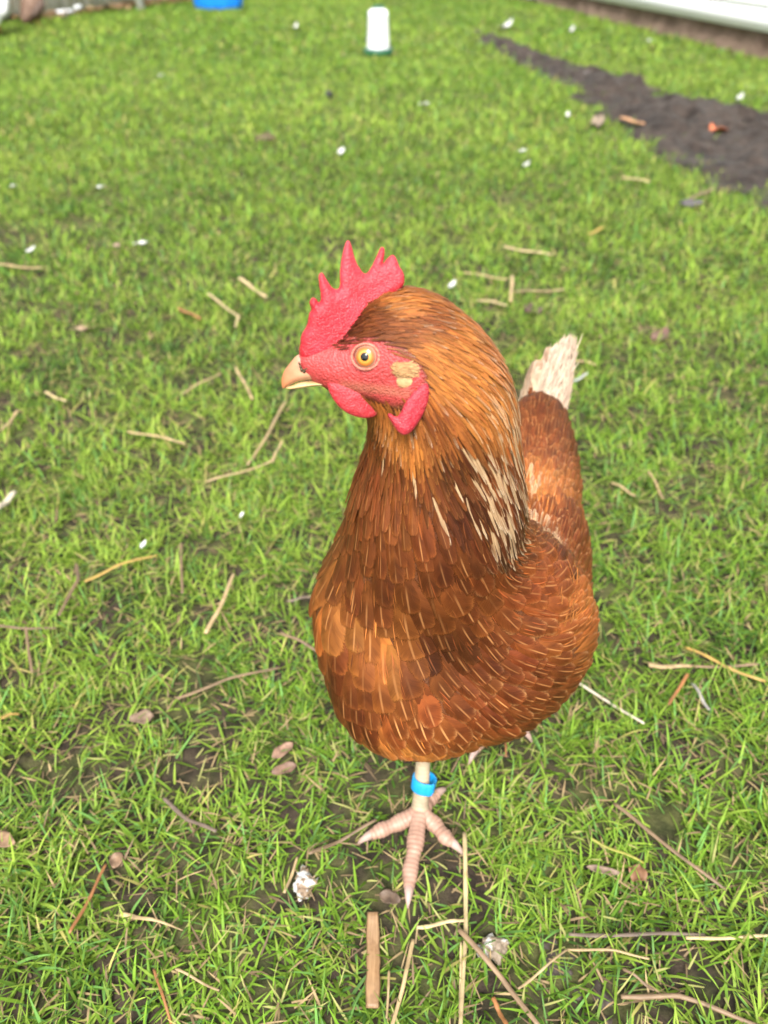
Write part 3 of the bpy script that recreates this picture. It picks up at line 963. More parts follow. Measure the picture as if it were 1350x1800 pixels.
# fine loose barbs standing off the body feathers
rb_ = roots[cls == 2]
rb_ = np.concatenate([rb_ + rng.normal(0, 0.004, rb_.shape) for _ in range(2)])
for _ in range(3): rb_ = rb_ - sdf(rb_)[:, None] * sgrad(rb_)
path, nr, tn, A, L = surface_feathers(rb_, 6, stiff=0.7)
mid_ = path[:, :1]; path = mid_ + (path - mid_) * 0.32 + nr * (0.0009 + 0.0012 * np.linspace(0, 1, 6)[None, :, None] * rng.uniform(0, 1.6, (len(rb_), 1, 1)))
b, tp, e = shade(A, rb_)
b = b * rng.uniform(0.7, 1.7, (len(b), 1))
plumage_part('down', [feather_mesh(path, nr, tn, rng.uniform(0.00015, 0.00040, len(rb_)), np.full(len(rb_), 0.7), b, tp, e * 0.8, np.zeros(len(rb_)), 0.2, nu=3)], hen)

# ---- free feathers: tail fan, wing quills
def free_feathers(spec, nv=12, nu=9):
    """spec: root, direction, normal, length, half width, bend, base, tip, edge, shape, shaft"""
    n = len(spec); v = np.linspace(0, 1, nv)
    path = np.zeros((n, nv, 3)); nr = np.zeros((n, nv, 3)); tn = np.zeros((n, nv, 3))
    for i, s in enumerate(spec):
        r, d, nn, L, hw, bend = s[:6]
        d = unit(d); nn = unit(nn - d * (nn @ d))
        p = np.array(r, float); a = 0
        for k in range(nv):
            t = math.cos(bend * v[k]) * d - math.sin(bend * v[k]) * nn
            m = math.cos(bend * v[k]) * nn + math.sin(bend * v[k]) * d
            path[i, k] = p; tn[i, k] = t; nr[i, k] = m
            p = p + t * L / (nv - 1)
    g = lambda j: np.array([s[j] for s in spec], float)
    return feather_mesh(path, nr, tn, g(4), g(9), g(6), g(7), g(8), g(10), 0.12, nu=nu)

TB = P(943, 760, 0.612); TT = P(966, 585, 0.640)
tdir = unit(TT - TB); tlen = np.linalg.norm(TT - TB)
tnrm = unit(np.cross(np.cross(tdir, FW), tdir)); tnrm = tnrm if tnrm @ FW > 0 else -tnrm      # top side of the tail faces forward
tsd = unit(np.cross(tdir, tnrm)); tsd = tsd if tsd @ LF > 0 else -tsd
spec = []
for k, a in enumerate(np.linspace(-1, 1, 21)):
    dd = tdir + tsd * (0.17 - 0.13 * a) + rng.normal(0, 0.012, 3)
    rt = TB + tsd * (a * 0.017 - 0.004) - tnrm * abs(a) * 0.012 + tnrm * 0.004
    nn = tnrm + tsd * a * 1.5
    spec.append((rt, dd, nn, tlen * rng.uniform(0.95, 1.05) * (0.76 + 0.30 * a) * rng.uniform(0.92, 1.05), 0.0130, rng.uniform(-0.1, 0.15), np.array((0.44, 0.33, 0.24)) * rng.uniform(0.85, 1.15), np.array((0.58, 0.50, 0.42)), 1.0, 0.42, 0.1))
for k in range(120):      # cream and rust coverts over the quills
    a = rng.uniform(-1, 1); h = rng.uniform(-0.1, 0.45 + 0.1 * a)
    cream = h + rng.normal(0, 0.09) > 0.17
    rt = TB + tsd * (a * 0.018 - 0.003) + tdir * tlen * h + tnrm * (0.008 - 0.012 * abs(a))
    spec.append((rt, tdir + tsd * (0.1 - 0.1 * a) + rng.normal(0, 0.06, 3) + tnrm * 0.05, tnrm + tsd * a * 1.2, rng.uniform(0.022, 0.036) if cream else rng.uniform(0.016, 0.024), rng.uniform(0.004, 0.008), rng.uniform(-0.1, 0.5),
                 np.array((0.46, 0.32, 0.21) if cream else MID) * rng.uniform(0.8, 1.2), np.array((0.58, 0.50, 0.42) if cream or rng.random() < 0.12 else ORANGE), 1.0, 0.3, 0.1))
for k in range(520):      # loose cream barbs
    a = rng.uniform(-1, 1); h = rng.uniform(0.16, 0.56 + 0.24 * a)
    rt = TB + tsd * (a * 0.018 + 0.010 * h - 0.003) + tdir * tlen * h + tnrm * (0.007 - 0.012 * abs(a) + rng.uniform(0, 0.004))
    spec.append((rt, tdir + tsd * (0.15 - 0.12 * a + 0.25 * rng.normal(0, 0.6)) + rng.normal(0, 0.10, 3), tnrm + tsd * a, rng.uniform(0.012, 0.028), rng.uniform(0.0003, 0.0008), rng.uniform(-0.3, 0.8), np.array((0.48, 0.38, 0.28)) * rng.uniform(0.8, 1.15), np.array((0.60, 0.52, 0.44)), 1.0, 0.8, 0.0))
plumage_part('tail', [free_feathers(spec)], hen)
spec = []
for k in range(150):
    t_ = rng.random()
    px, py = 985 + 45 * t_ + rng.normal(0, 8), 1150 - 95 * t_ + rng.normal(0, 14)
    q = hit(px, py)
    if q is None: continue
    n = sgrad(q[None])[0]
    d = np.array([0.25, 0.12, 0.95]) + rng.normal(0, 0.16, 3)
    d = unit(d - n * (d @ n) * 0.85)
    spec.append((q - n * 0.001, d, n, rng.uniform(0.012, 0.030), rng.uniform(0.0006, 0.0015), rng.uniform(0.1, 0.7), np.array(MIDL) * rng.uniform(0.8, 1.3), np.array(TAN), 0.9, 0.6, 0.4))
plumage_part('flank_plumage', [free_feathers(spec, 9, 5)], hen)

# ---- comb, wattles, earlobe, beak: outlines in the head's side plane, given real thickness
def slab(name, px, off, thick, round_, mat, parent, colf, h=0.0004, sub=8, bend=None, bump=0.0):
    P2 = np.array([head2d(*p) for p in px])
    # round the traced corners (closed Catmull-Rom)
    Q = []
    n = len(P2)
    for i in range(n):
        p0, p1, p2, p3 = P2[i - 1], P2[i], P2[(i + 1) % n], P2[(i + 2) % n]
        for k in range(sub):
            t = k / sub
            Q.append(0.5 * (2 * p1 + (p2 - p0) * t + (2 * p0 - 5 * p1 + 4 * p2 - p3) * t * t + (3 * p1 - p0 - 3 * p2 + p3) * t ** 3))
    Q = np.array(Q)
    lo2, hi2 = Q.min(0) - 3 * h, Q.max(0) + 3 * h
    gx = np.arange(lo2[0], hi2[0], h); gy = np.arange(lo2[1], hi2[1], h)
    X, Y = np.meshgrid(gx, gy, indexing='ij')
    d2 = -poly_dist(X, Y, Q)
    th = thick(X, Y) if callable(thick) else np.full(X.shape, thick)
    rr = round_(X, Y) if callable(round_) else round_
    q = np.clip(d2 / rr, 0, 1)
    hgt = np.where(d2 > 0, th * np.sqrt(1 - (1 - q) ** 2), d2 * 1.5)
    if bump: hgt = hgt + np.where(d2 > 0, bump * (fnoise2(X, Y, 0.003, 51) - 0.5) + bump * 0.8 * (fnoise2(X, Y, 0.0012, 52) - 0.5), 0)
    zmax = th.max() * 1.25 + 3 * h
    gz = np.arange(-zmax, zmax + h, h)
    Fz = np.abs(gz)[None, None] - hgt[:, :, None]
    Fz = np.maximum(Fz, -h * 4) * 0.6
    V, F = surface_nets(Fz, np.array([gx[0], gy[0], gz[0]]), h)
    # relax stair steps
    e = np.concatenate([F[:, [0, 1]], F[:, [1, 2]], F[:, [2, 3]], F[:, [3, 0]]])
    for _ in range(3):
        s = np.zeros_like(V); c = np.zeros(len(V))
        np.add.at(s, e[:, 0], V[e[:, 1]]); np.add.at(c, e[:, 0], 1); np.add.at(s, e[:, 1], V[e[:, 0]]); np.add.at(c, e[:, 1], 1)
        V = V * 0.5 + 0.5 * s / c[:, None]
    l2 = V.copy()
    zo = V[:, 2] + off
    if bend is not None: zo = zo + bend(V[:, 0], V[:, 1])
    W = HC + V[:, :1] * AH + V[:, 1:2] * UH + zo[:, None] * NH
    return part(name, W, F, mat, parent, cattr={'Col': colf(l2, W)})

COMB_PX = [(526, 614), (528, 603), (530, 588), (540, 570), (543, 552), (547, 543), (544, 530), (549, 522), (556, 524), (560, 531), (564, 522), (561, 498), (560, 484), (566, 478), (573, 488), (581, 501), (590, 508),
           (597, 502), (598, 468), (606, 431), (612, 422), (618, 431), (624, 454), (633, 472), (643, 482), (653, 470), (663, 450), (670, 435), (677, 438), (676, 453), (673, 465),
           (680, 457), (690, 448), (697, 454), (702, 467), (710, 481), (711, 499), (700, 513), (681, 528), (667, 541), (647, 556), (640, 580), (625, 600), (600, 616), (572, 630), (540, 634), (528, 626)]
def comb_th(X, Y):
    y = Y - head2d(600, 600)[1]
    return np.clip(0.0046 - 0.05 * y, 0.0020, 0.0056)
def comb_col(l, W):
    y = (l[:, 1] - head2d(600, 600)[1]) / 0.04
    n = fnoise2(l[:, 0], l[:, 1], 0.008, 61)
    c = np.array([0.41, 0.009, 0.020]) + np.clip(y + (n - 0.5) * 0.8, 0, 1)[:, None] * np.array([0.12, 0.022, 0.028])
    return c * (0.85 + 0.3 * n[:, None])
comb = slab('comb', COMB_PX, 0.0, comb_th, 0.0042, M_COMB, hen, comb_col, bump=0.00035, bend=lambda x, y: 0.0025 * np.sin((x - 0.01) * 110) * np.clip(y * 40, 0, 1))

def red_col(base):
    def f(l, W):
        n = fnoise2(l[:, 0], l[:, 1], 0.006, 63)
        return np.array(base) * (0.8 + 0.4 * n[:, None])
    return f
W1 = [(575, 668), (582, 690), (597, 709), (618, 722), (645, 728), (662, 723), (671, 712), (672, 700), (661, 688), (640, 679), (612, 671), (592, 664)]
W2 = [(722, 668), (738, 656), (745, 664), (744, 684), (738, 702), (729, 720), (714, 738), (701, 742), (690, 734), (676, 712), (680, 707), (690, 712), (698, 702), (706, 686)]
slab('wattle', W1, 0.0060, 0.0019, 0.004, M_COMB, hen, red_col((0.39, 0.022, 0.030)), bump=0.0004, bend=lambda x, y: 0.002 * np.sin(x * 160))
slab('wattle', W2, side_off(712, 690) + 0.0018, 0.0021, 0.004, M_COMB, hen, red_col((0.38, 0.018, 0.033)), bump=0.0006, bend=lambda x, y: 0.0008 * np.sin(x * 420))
EAR = [(694, 640), (705, 635), (722, 634), (732, 641), (733, 652), (724, 663), (708, 667), (694, 664), (690, 652)]
ear_c = lambda l, W: np.array((0.50, 0.30, 0.14)) * (0.7 + 0.6 * fnoise2(l[:, 0], l[:, 1], 0.002, 65)[:, None])
ear = slab('earlobe', EAR, side_off(712, 650) - 0.0016, 0.0018, 0.004, mat_vcol('ear_tuft', rough=0.7, bscale=1500, bstr=0.5, var=0.4), hen, ear_c)

spec = []
for k in range(150):
    t_, r_ = rng.uniform(0, 6.283), math.sqrt(rng.random())
    px, py = 710 + 17 * r_ * math.cos(t_), 650 + 13 * r_ * math.sin(t_)
    o_ = side_off(px, py) + 0.0016 * (1.3 - r_ ** 2)
    q = HP(px, py, o_); n = unit(sgrad(q[None])[0] + NH)
    d = unit(-AH * 1.0 - UH * rng.normal(0.25, 0.3) + rng.normal(0, 0.08, 3)); d = unit(d - n * (d @ n) * 0.9)
    spec.append((q - d * 0.002, d, n, rng.uniform(0.004, 0.0065), rng.uniform(0.0003, 0.0006), 0.35, np.array((0.50, 0.28, 0.12)) * rng.uniform(0.6, 1.2), np.array((0.72, 0.52, 0.30)), 1.0, 0.6, 0.0))
for k in range(110):      # short bristles on the lore, the brow and along the jaw
    px, py = [(rng.normal(598, 12), rng.normal(604, 6)), (rng.uniform(600, 700), 0), (rng.uniform(560, 600), rng.normal(655, 10))][k % 3 if k % 3 < 2 else rng.integers(0, 2)]
    if py == 0: py = 681 + (px - 640) * 0.14 + rng.normal(0, 3.5)
    o_ = side_off(px, py)
    if o_ is None: continue
    q = HP(px, py, o_); n = sgrad(q[None])[0]
    d = -AH + UH * rng.normal(0.1, 0.3) + rng.normal(0, 0.1, 3); d = unit(d - n * (d @ n) * 0.85)
    spec.append((q - n * 0.0003, d, n, rng.uniform(0.0025, 0.0055), rng.uniform(0.00012, 0.00022), 0.2, np.array((0.10, 0.03, 0.012)) * rng.uniform(0.6, 1.8), np.array((0.22, 0.08, 0.03)), 1.0, 0.8, 0.0))
plumage_part('bristles', [free_feathers(spec, 5, 3)], hen)
UPB = [(524, 624), (513, 634), (502, 648), (496, 660), (494, 671), (496, 682), (500, 683), (506, 679), (516, 674), (526, 670), (547, 667), (590, 666), (592, 645), (565, 630), (542, 622)]
LOB = [(501, 681), (515, 677), (526, 672), (547, 669), (590, 667), (590, 677), (565, 677), (551, 678), (529, 682), (510, 684)]
x_tip = head2d(494, 670)[0]; x_base = head2d(575, 650)[0]
def beak_th(X, Y):
    t = np.clip((x_tip - X) / (x_tip - x_base), 0, 1)
    return 0.0009 + 0.0050 * t ** 0.75
def beak_col(l, W):
    t = np.clip((x_tip - l[:, 0]) / (x_tip - x_base), 0, 1)[:, None]
    n = fnoise2(l[:, 0], l[:, 1], 0.004, 66)[:, None]
    horn = np.array([0.38, 0.14, 0.055]) * (1 - t) + np.array([0.58, 0.35, 0.22]) * t
    horn = horn * (0.75 + 0.5 * n)
    up = np.clip((l[:, 1] - head2d(540, 650)[1]) / 0.003, 0, 1)[:, None] * np.clip((t - 0.35) / 0.15, 0, 1)
    horn = horn * (1 - up) + np.array([0.62, 0.26, 0.21]) * up
    return horn
beak = slab('beak', UPB, 0.0, beak_th, lambda X, Y: 0.0016 + 0.4 * beak_th(X, Y), M_BEAK, hen, beak_col, h=0.0003)
slab('lower_mandible', LOB, 0.0, lambda X, Y: beak_th(X, Y) * 0.85, 0.0016, M_BEAK, beak, lambda l, W: np.array([0.52, 0.34, 0.16]) * (0.7 + 0.6 * fnoise2(l[:, 0], l[:, 1], 0.003, 67)[:, None]), h=0.0003)

def on_surface(px, py, off):
    return HP(px, py, off)
DARKHOLE = NT('dark_hole').set(Base_Color=(0.02, 0.012, 0.01), Roughness=0.8).m
V, F = tube([HP(547, 641, 0.0056), HP(551, 638.5, 0.0058), HP(558, 638.5, 0.0059)], [0.0003, 0.0006, 0.0004], 8)
part('nostril', V, F, DARKHOLE, beak)
g = Geo()
for (a, b, r) in ((527, 643, .0006), (529, 648, .0008), (533, 651, .0007), (525, 637, .0005), (536, 649, .0005)):
    g.add(*tube([HP(a, b, 0.0040), HP(a + 1, b + 2, 0.0044), HP(a + 2, b + 3, 0.0040)], r * 0.8, 7))
g.add(*tube([HP(533, 651, 0.0044), HP(540, 647, 0.0051), HP(547, 642, 0.0056)], 0.00022, 7))  # not dirt: brown thread drawn as the front of the nostril slit
part('dirt_and_slit', *g.get(), mat_plain('dirt_slit_brown', (0.10, 0.07, 0.035), 0.9, 0.4, 300), beak)

# ---- eye
EC = hit(643, 627)
EN = unit(sgrad(EC[None])[0] * 0.7 + NH * 0.3)
EA = unit(AH - EN * (AH @ EN)); EU = unit(np.cross(EA, EN)); EU = EU if EU @ UH > 0 else -EU
EC = EC - EN * 0.0004
def dome(c, r, hgt, n=32, m=9, sx=1.0, sy=1.0):
    V = []
    for j in range(m):
        a = j / (m - 1) * math.pi / 2
        for k in range(n):
            b = 2 * math.pi * k / n
            V.append(c + (EA * math.cos(b) * sx + EU * math.sin(b) * sy) * r * math.cos(a) * 1.0 + EN * hgt * math.sin(a))
    return np.array(V), grid_faces(n, m, True)
Vd, Fd = dome(EC, 0.0047, 0.0024)
rr = np.linalg.norm((Vd - EC) - ((Vd - EC) @ EN)[:, None] * EN, axis=1) / 0.0047
def lerp_cols(r, stops):
    xs = [s[0] for s in stops]
    return np.stack([np.interp(r, xs, [s[1][k] for s in stops]) for k in range(3)], 1)
ecol = lerp_cols(rr, [(0, (0.56, 0.27, 0.05)), (0.45, (0.56, 0.25, 0.045)), (0.70, (0.36, 0.10, 0.015)), (0.80, (0.10, 0.035, 0.015)), (0.88, (0.36, 0.20, 0.13)), (1, (0.40, 0.20, 0.13))])
ME = NT('eye_surface'); ME.set(Base_Color=ME.attr('Col').outputs['Color'], Roughness=0.25, Specular_IOR_Level=0.3); ME.b.inputs['Coat Weight'].default_value = 0.25; ME.b.inputs['Coat Roughness'].default_value = 0.03
eye = part('eye', Vd, Fd, ME.m, hen, cattr={'Col': ecol})
MP = NT('pupil_black'); MP.set(Base_Color=(0.004, 0.004, 0.005), Roughness=0.08, Specular_IOR_Level=0.35); MP.b.inputs['Coat Weight'].default_value = 0.3; MP.b.inputs['Coat Roughness'].default_value = 0.02
part('pupil', *dome(EC + EN * 0.00205, 0.0018, 0.0006), MP.m, eye)
lid = []
for k in range(49):
    b = 2 * math.pi * k / 48
    lid.append(EC + (EA * math.cos(b) * 1.08 + EU * math.sin(b) * 0.98) * 0.0051 + EN * (0.0009 + 0.0004 * math.cos(b)))
V, F = tube(lid, 0.00058, 10, cap=False, up=EN)
part('eyelid', V, F, M_SKIN, eye, cattr={'Col': np.broadcast_to((0.42, 0.14, 0.09), V.shape) * (0.85 + 0.3 * fnoise2(V[:, 0], V[:, 2], 0.002, 70)[:, None])})

# ---- legs
PINK = np.array([0.36, 0.215, 0.155]); BONE = np.array([0.41, 0.325, 0.22]); CLAW = np.array([0.36, 0.25, 0.21])
def ringed(pts, rad, step=0.0022, amp=0.07):
    """resample a path finely and give it the ring-like scales of a toe"""
    pts = np.asarray(pts, float); rad = np.asarray(rad, float)
    s = np.concatenate([[0], np.cumsum(np.linalg.norm(np.diff(pts, axis=0), axis=1))])
    n = max(int(s[-1] / (step / 4)), 8)
    q = np.linspace(0, s[-1], n)
    # smooth curve through the joints
    def cr(a):
        out = np.interp(q, s, a)
        ker = np.hanning(max(5, n // 6) | 1); ker /= ker.sum()
        pad = len(ker) // 2
        return np.convolve(np.concatenate([2 * out[0] - out[1:pad + 1][::-1], out, 2 * out[-1] - out[-pad - 1:-1][::-1]]), ker, 'valid')
    pp = np.stack([cr(pts[:, k]) for k in range(3)], 1); r = cr(rad)
    ph = (q / step) % 1
    r = r * (1 - amp * (1 - np.abs(np.sin(np.pi * ph)) ** 0.5))
    return pp, r, 0.5 + 0.5 * np.abs(np.sin(np.pi * ph)) ** 0.6
def build_leg(foot, hock, thigh, toes, name_band=None):
    g = Geo()
    pp, r, gr = ringed([foot + (0, 0, 0.006), foot + (hock - foot) * 0.15, foot + (hock - foot) * 0.5, hock], [0.0070, 0.0058, 0.0052, 0.0066], 0.0035, 0.05)
    V, F = tube(pp, r, 16); gr = np.repeat(np.concatenate([gr[:1], gr, gr[-1:]]), 16)[:, None] * 0.35 + 0.65
    dirt = np.clip(1 - (V[:, 2:3] - 0.01) / 0.03, 0, 1) * 0.45
    g.add(V, F, gr * (1 - dirt * fnoise2(V[:, 0], V[:, 2], 0.004, 73)[:, None]) * BONE * (0.88 + 0.24 * fnoise2(V[:, 0], V[:, 2], 0.006, 71)[:, None]))
    V, F = tube([hock, hock * 0.5 + thigh * 0.5, thigh], [0.0066, 0.011, 0.02], 16); g.add(V, F, BONE * 0.7)
    claws = []
    for toe in toes:
        pts = [foot + (0, 0, 0.007)] + [np.array(t) for t in toe]
        rad = np.interp(np.linspace(0, 1, len(pts)), [0, 0.35, 1], [0.0066, 0.0058, 0.0045])
        pp, r, gr = ringed(pts, rad, 0.0032, 0.11)
        r = r * (1 + 0.13 * np.cos(np.linspace(0, 1, len(r)) * 2 * np.pi * 2.6 + rng.uniform(-0.6, 0.6)) * np.linspace(0.3, 1, len(r)))
        # swollen pads at the joints
        V, F = tube(pp, r, 14, flat=0.9)
        gr = np.repeat(np.concatenate([gr[:1], gr, gr[-1:]]), 14)[:, None]
        g.add(V, F, (0.45 + 0.55 * gr) * PINK * (0.85 + 0.3 * fnoise2(V[:, 0], V[:, 1], 0.005, 72)[:, None]))
        d = unit(pp[-1] - pp[-6]); e = pp[-1]
        claws.append(([e - d * 0.003, e + d * 0.002 + (0, 0, 0.0008), e + d * 0.007 - (0, 0, 0.0004), e + d * 0.011 - (0, 0, 0.0035)], [0.0034, 0.0031, 0.0020, 0.0006]))
    V, F = g.get()
    leg = part('leg', V, F, M_LEG, hen, cattr={'Col': g.col()})
    for p, r in claws:
        V, F = tube(p, r, 10); part('claw', V, F, M_LEG, leg, cattr={'Col': np.broadcast_to(CLAW, V.shape)})
    return leg
ZT = 0.013
ft = G(737, 1437, 0.010)
hock1 = np.array([ft[0] + 0.004, ft[1] + 0.030, 0.098])
leg1 = build_leg(ft, hock1, np.array([ft[0] + 0.012, ft[1] + 0.01, 0.14]), [
    [G(729, 1490, ZT + .002), G(721, 1530, ZT), G(719, 1562, ZT - .001)],
    [G(700, 1447, ZT), G(668, 1460, ZT), G(652, 1468, ZT - .002)],
    [G(765, 1450, ZT), G(783, 1472, ZT), G(795, 1482, ZT - .002)],
    [G(752, 1408, ZT - .002), G(768, 1396, ZT - .003)]])
ft2 = G(872, 1262, 0.010)
leg2 = build_leg(ft2, np.array([ft2[0] + 0.0, ft2[1] + 0.03, 0.095]), np.array([ft2[0] - 0.01, ft2[1] - 0.01, 0.135]), [
    [G(858, 1283, ZT + .005), G(846, 1300, ZT + .005), G(836, 1318, ZT + .003)],
    [G(893, 1264, ZT + .005), G(908, 1272, ZT + .005), G(918, 1282, ZT + .003)],
    [G(850, 1262, ZT), G(828, 1270, ZT), G(812, 1276, ZT - .002)],
    [G(885, 1240, ZT - .002), G(892, 1230, ZT - .003)]])
# blue split ring on the shank
ax = unit(hock1 - ft); bc = ft + ax * 0.030
s1 = unit(np.cross(ax, (0, 1, 0.2))); s2 = unit(np.cross(ax, s1))
ax2 = unit(ax + s1 * -0.12); s1 = unit(s1 - ax2 * (s1 @ ax2)); s2 = unit(np.cross(ax2, s1))
bc = bc + s1 * (-0.0015)
V = []
nb = 56
for k in range(nb + 1):
    a = 2 * math.pi * (0.02 + 0.96 * k / nb) + 2.4
    for (r, z) in ((0.0084, -0.0048), (0.0087, -0.0043), (0.0087, 0.0043), (0.0084, 0.0048), (0.0074, 0.0048), (0.0071, 0.0043), (0.0071, -0.0043), (0.0074, -0.0048)):
        q = r + (0.0008 if k > nb - 4 else 0)
        V.append(bc + (s1 * math.cos(a) + s2 * math.sin(a)) * q + ax2 * z)
Fb = grid_faces(8, nb + 1, True)
caps = [(0, 1, 2, 3), (0, 3, 4, 7), (4, 5, 6, 7)]
Fb = np.concatenate([Fb, caps, [[c + nb * 8 for c in q][::-1] for q in caps]])
band = part('leg_band', V, Fb, mat_plain('blue_plastic', (0.012, 0.26, 0.58), 0.38, 0.25, 300, (0.5, 0.5, 0.5), 0.05, 0.0003), hen, smooth=False)
tag(band, 'bright blue plastic leg ring')

# =================================================================== WHAT LIES ABOUT IN THE GRASS
M_STRAW = mat_straw()
M_LITTER = mat_vcol('litter', rough=0.6, bscale=900, bstr=0.4, bdist=0.0008, var=0.4)
STRAW = {'pale': (0.58, 0.46, 0.25), 'yellow': (0.50, 0.33, 0.09), 'tan': (0.46, 0.34, 0.18), 'brown': (0.25, 0.17, 0.10), 'grey': (0.20, 0.15, 0.115), 'rust': (0.38, 0.17, 0.06), 'green': (0.42, 0.42, 0.07), 'white': (0.62, 0.56, 0.44)}

def straw(pts, wpx, colour, label, z=0.0145, flat=0.5, name='straw_stalk', cat='straw', taper=0.75, group='straw stalks strewn on the grass'):
    Q = []
    for i, (x, y) in enumerate(pts):
        Q.append(G(x, y, z + 0.003 * math.sin(i * 2.1 + x)))
    Q = np.array(Q)
    s = np.concatenate([[0], np.cumsum(np.linalg.norm(np.diff(Q, axis=0), axis=1))])
    n = 22
    t = np.linspace(0, s[-1], n)
    c = np.stack([np.interp(t, s, Q[:, k]) for k in range(3)], 1)
    L = s[-1]
    ph = rng.uniform(0, 6)
    off = np.sin(t / L * 5 + ph) * L * 0.004
    d = unit(c[-1] - c[0]); sidev = np.array([-d[1], d[0], 0])
    c = c + off[:, None] * sidev + np.array([0, 0, 1]) * (np.sin(t / L * 7 + ph) * 0.0012)[:, None]
    dist = np.linalg.norm(c.mean(0) - CAM)
    r = wpx * 0.80 * proj(c.mean(0))[2] / FPX / 2
    rad = r * np.interp(t / L, [0, 0.1, 0.9, 1], [0.85, 1, taper + 0.1, taper]) * (1 + 0.12 * np.sin(t / L * 23 + ph) * rng.uniform(0.2, 1))
    V, F = tube(c, rad, 8, flat=flat)
    col = np.array(STRAW[colour] if isinstance(colour, str) else colour) * rng.uniform(0.62, 0.85)
    wpx = wpx
    tt = np.repeat(np.concatenate([[0], t / L, [1]]), 8)[:, None]
    sh = 0.55 + 0.9 * fnoise2(tt[:, 0] * L, np.zeros(len(tt)), 0.010, int(ph * 10) % 40)[:, None]
    C = col * sh
    uv = np.stack([np.tile(np.arange(8) / 8, n + 2), np.repeat(np.arange(n + 2) / (n + 2), 8) * L * 20], 1)
    return whole(name, V, F, M_STRAW, label, cat, group, cattr={'Col': C}, uv=uv)

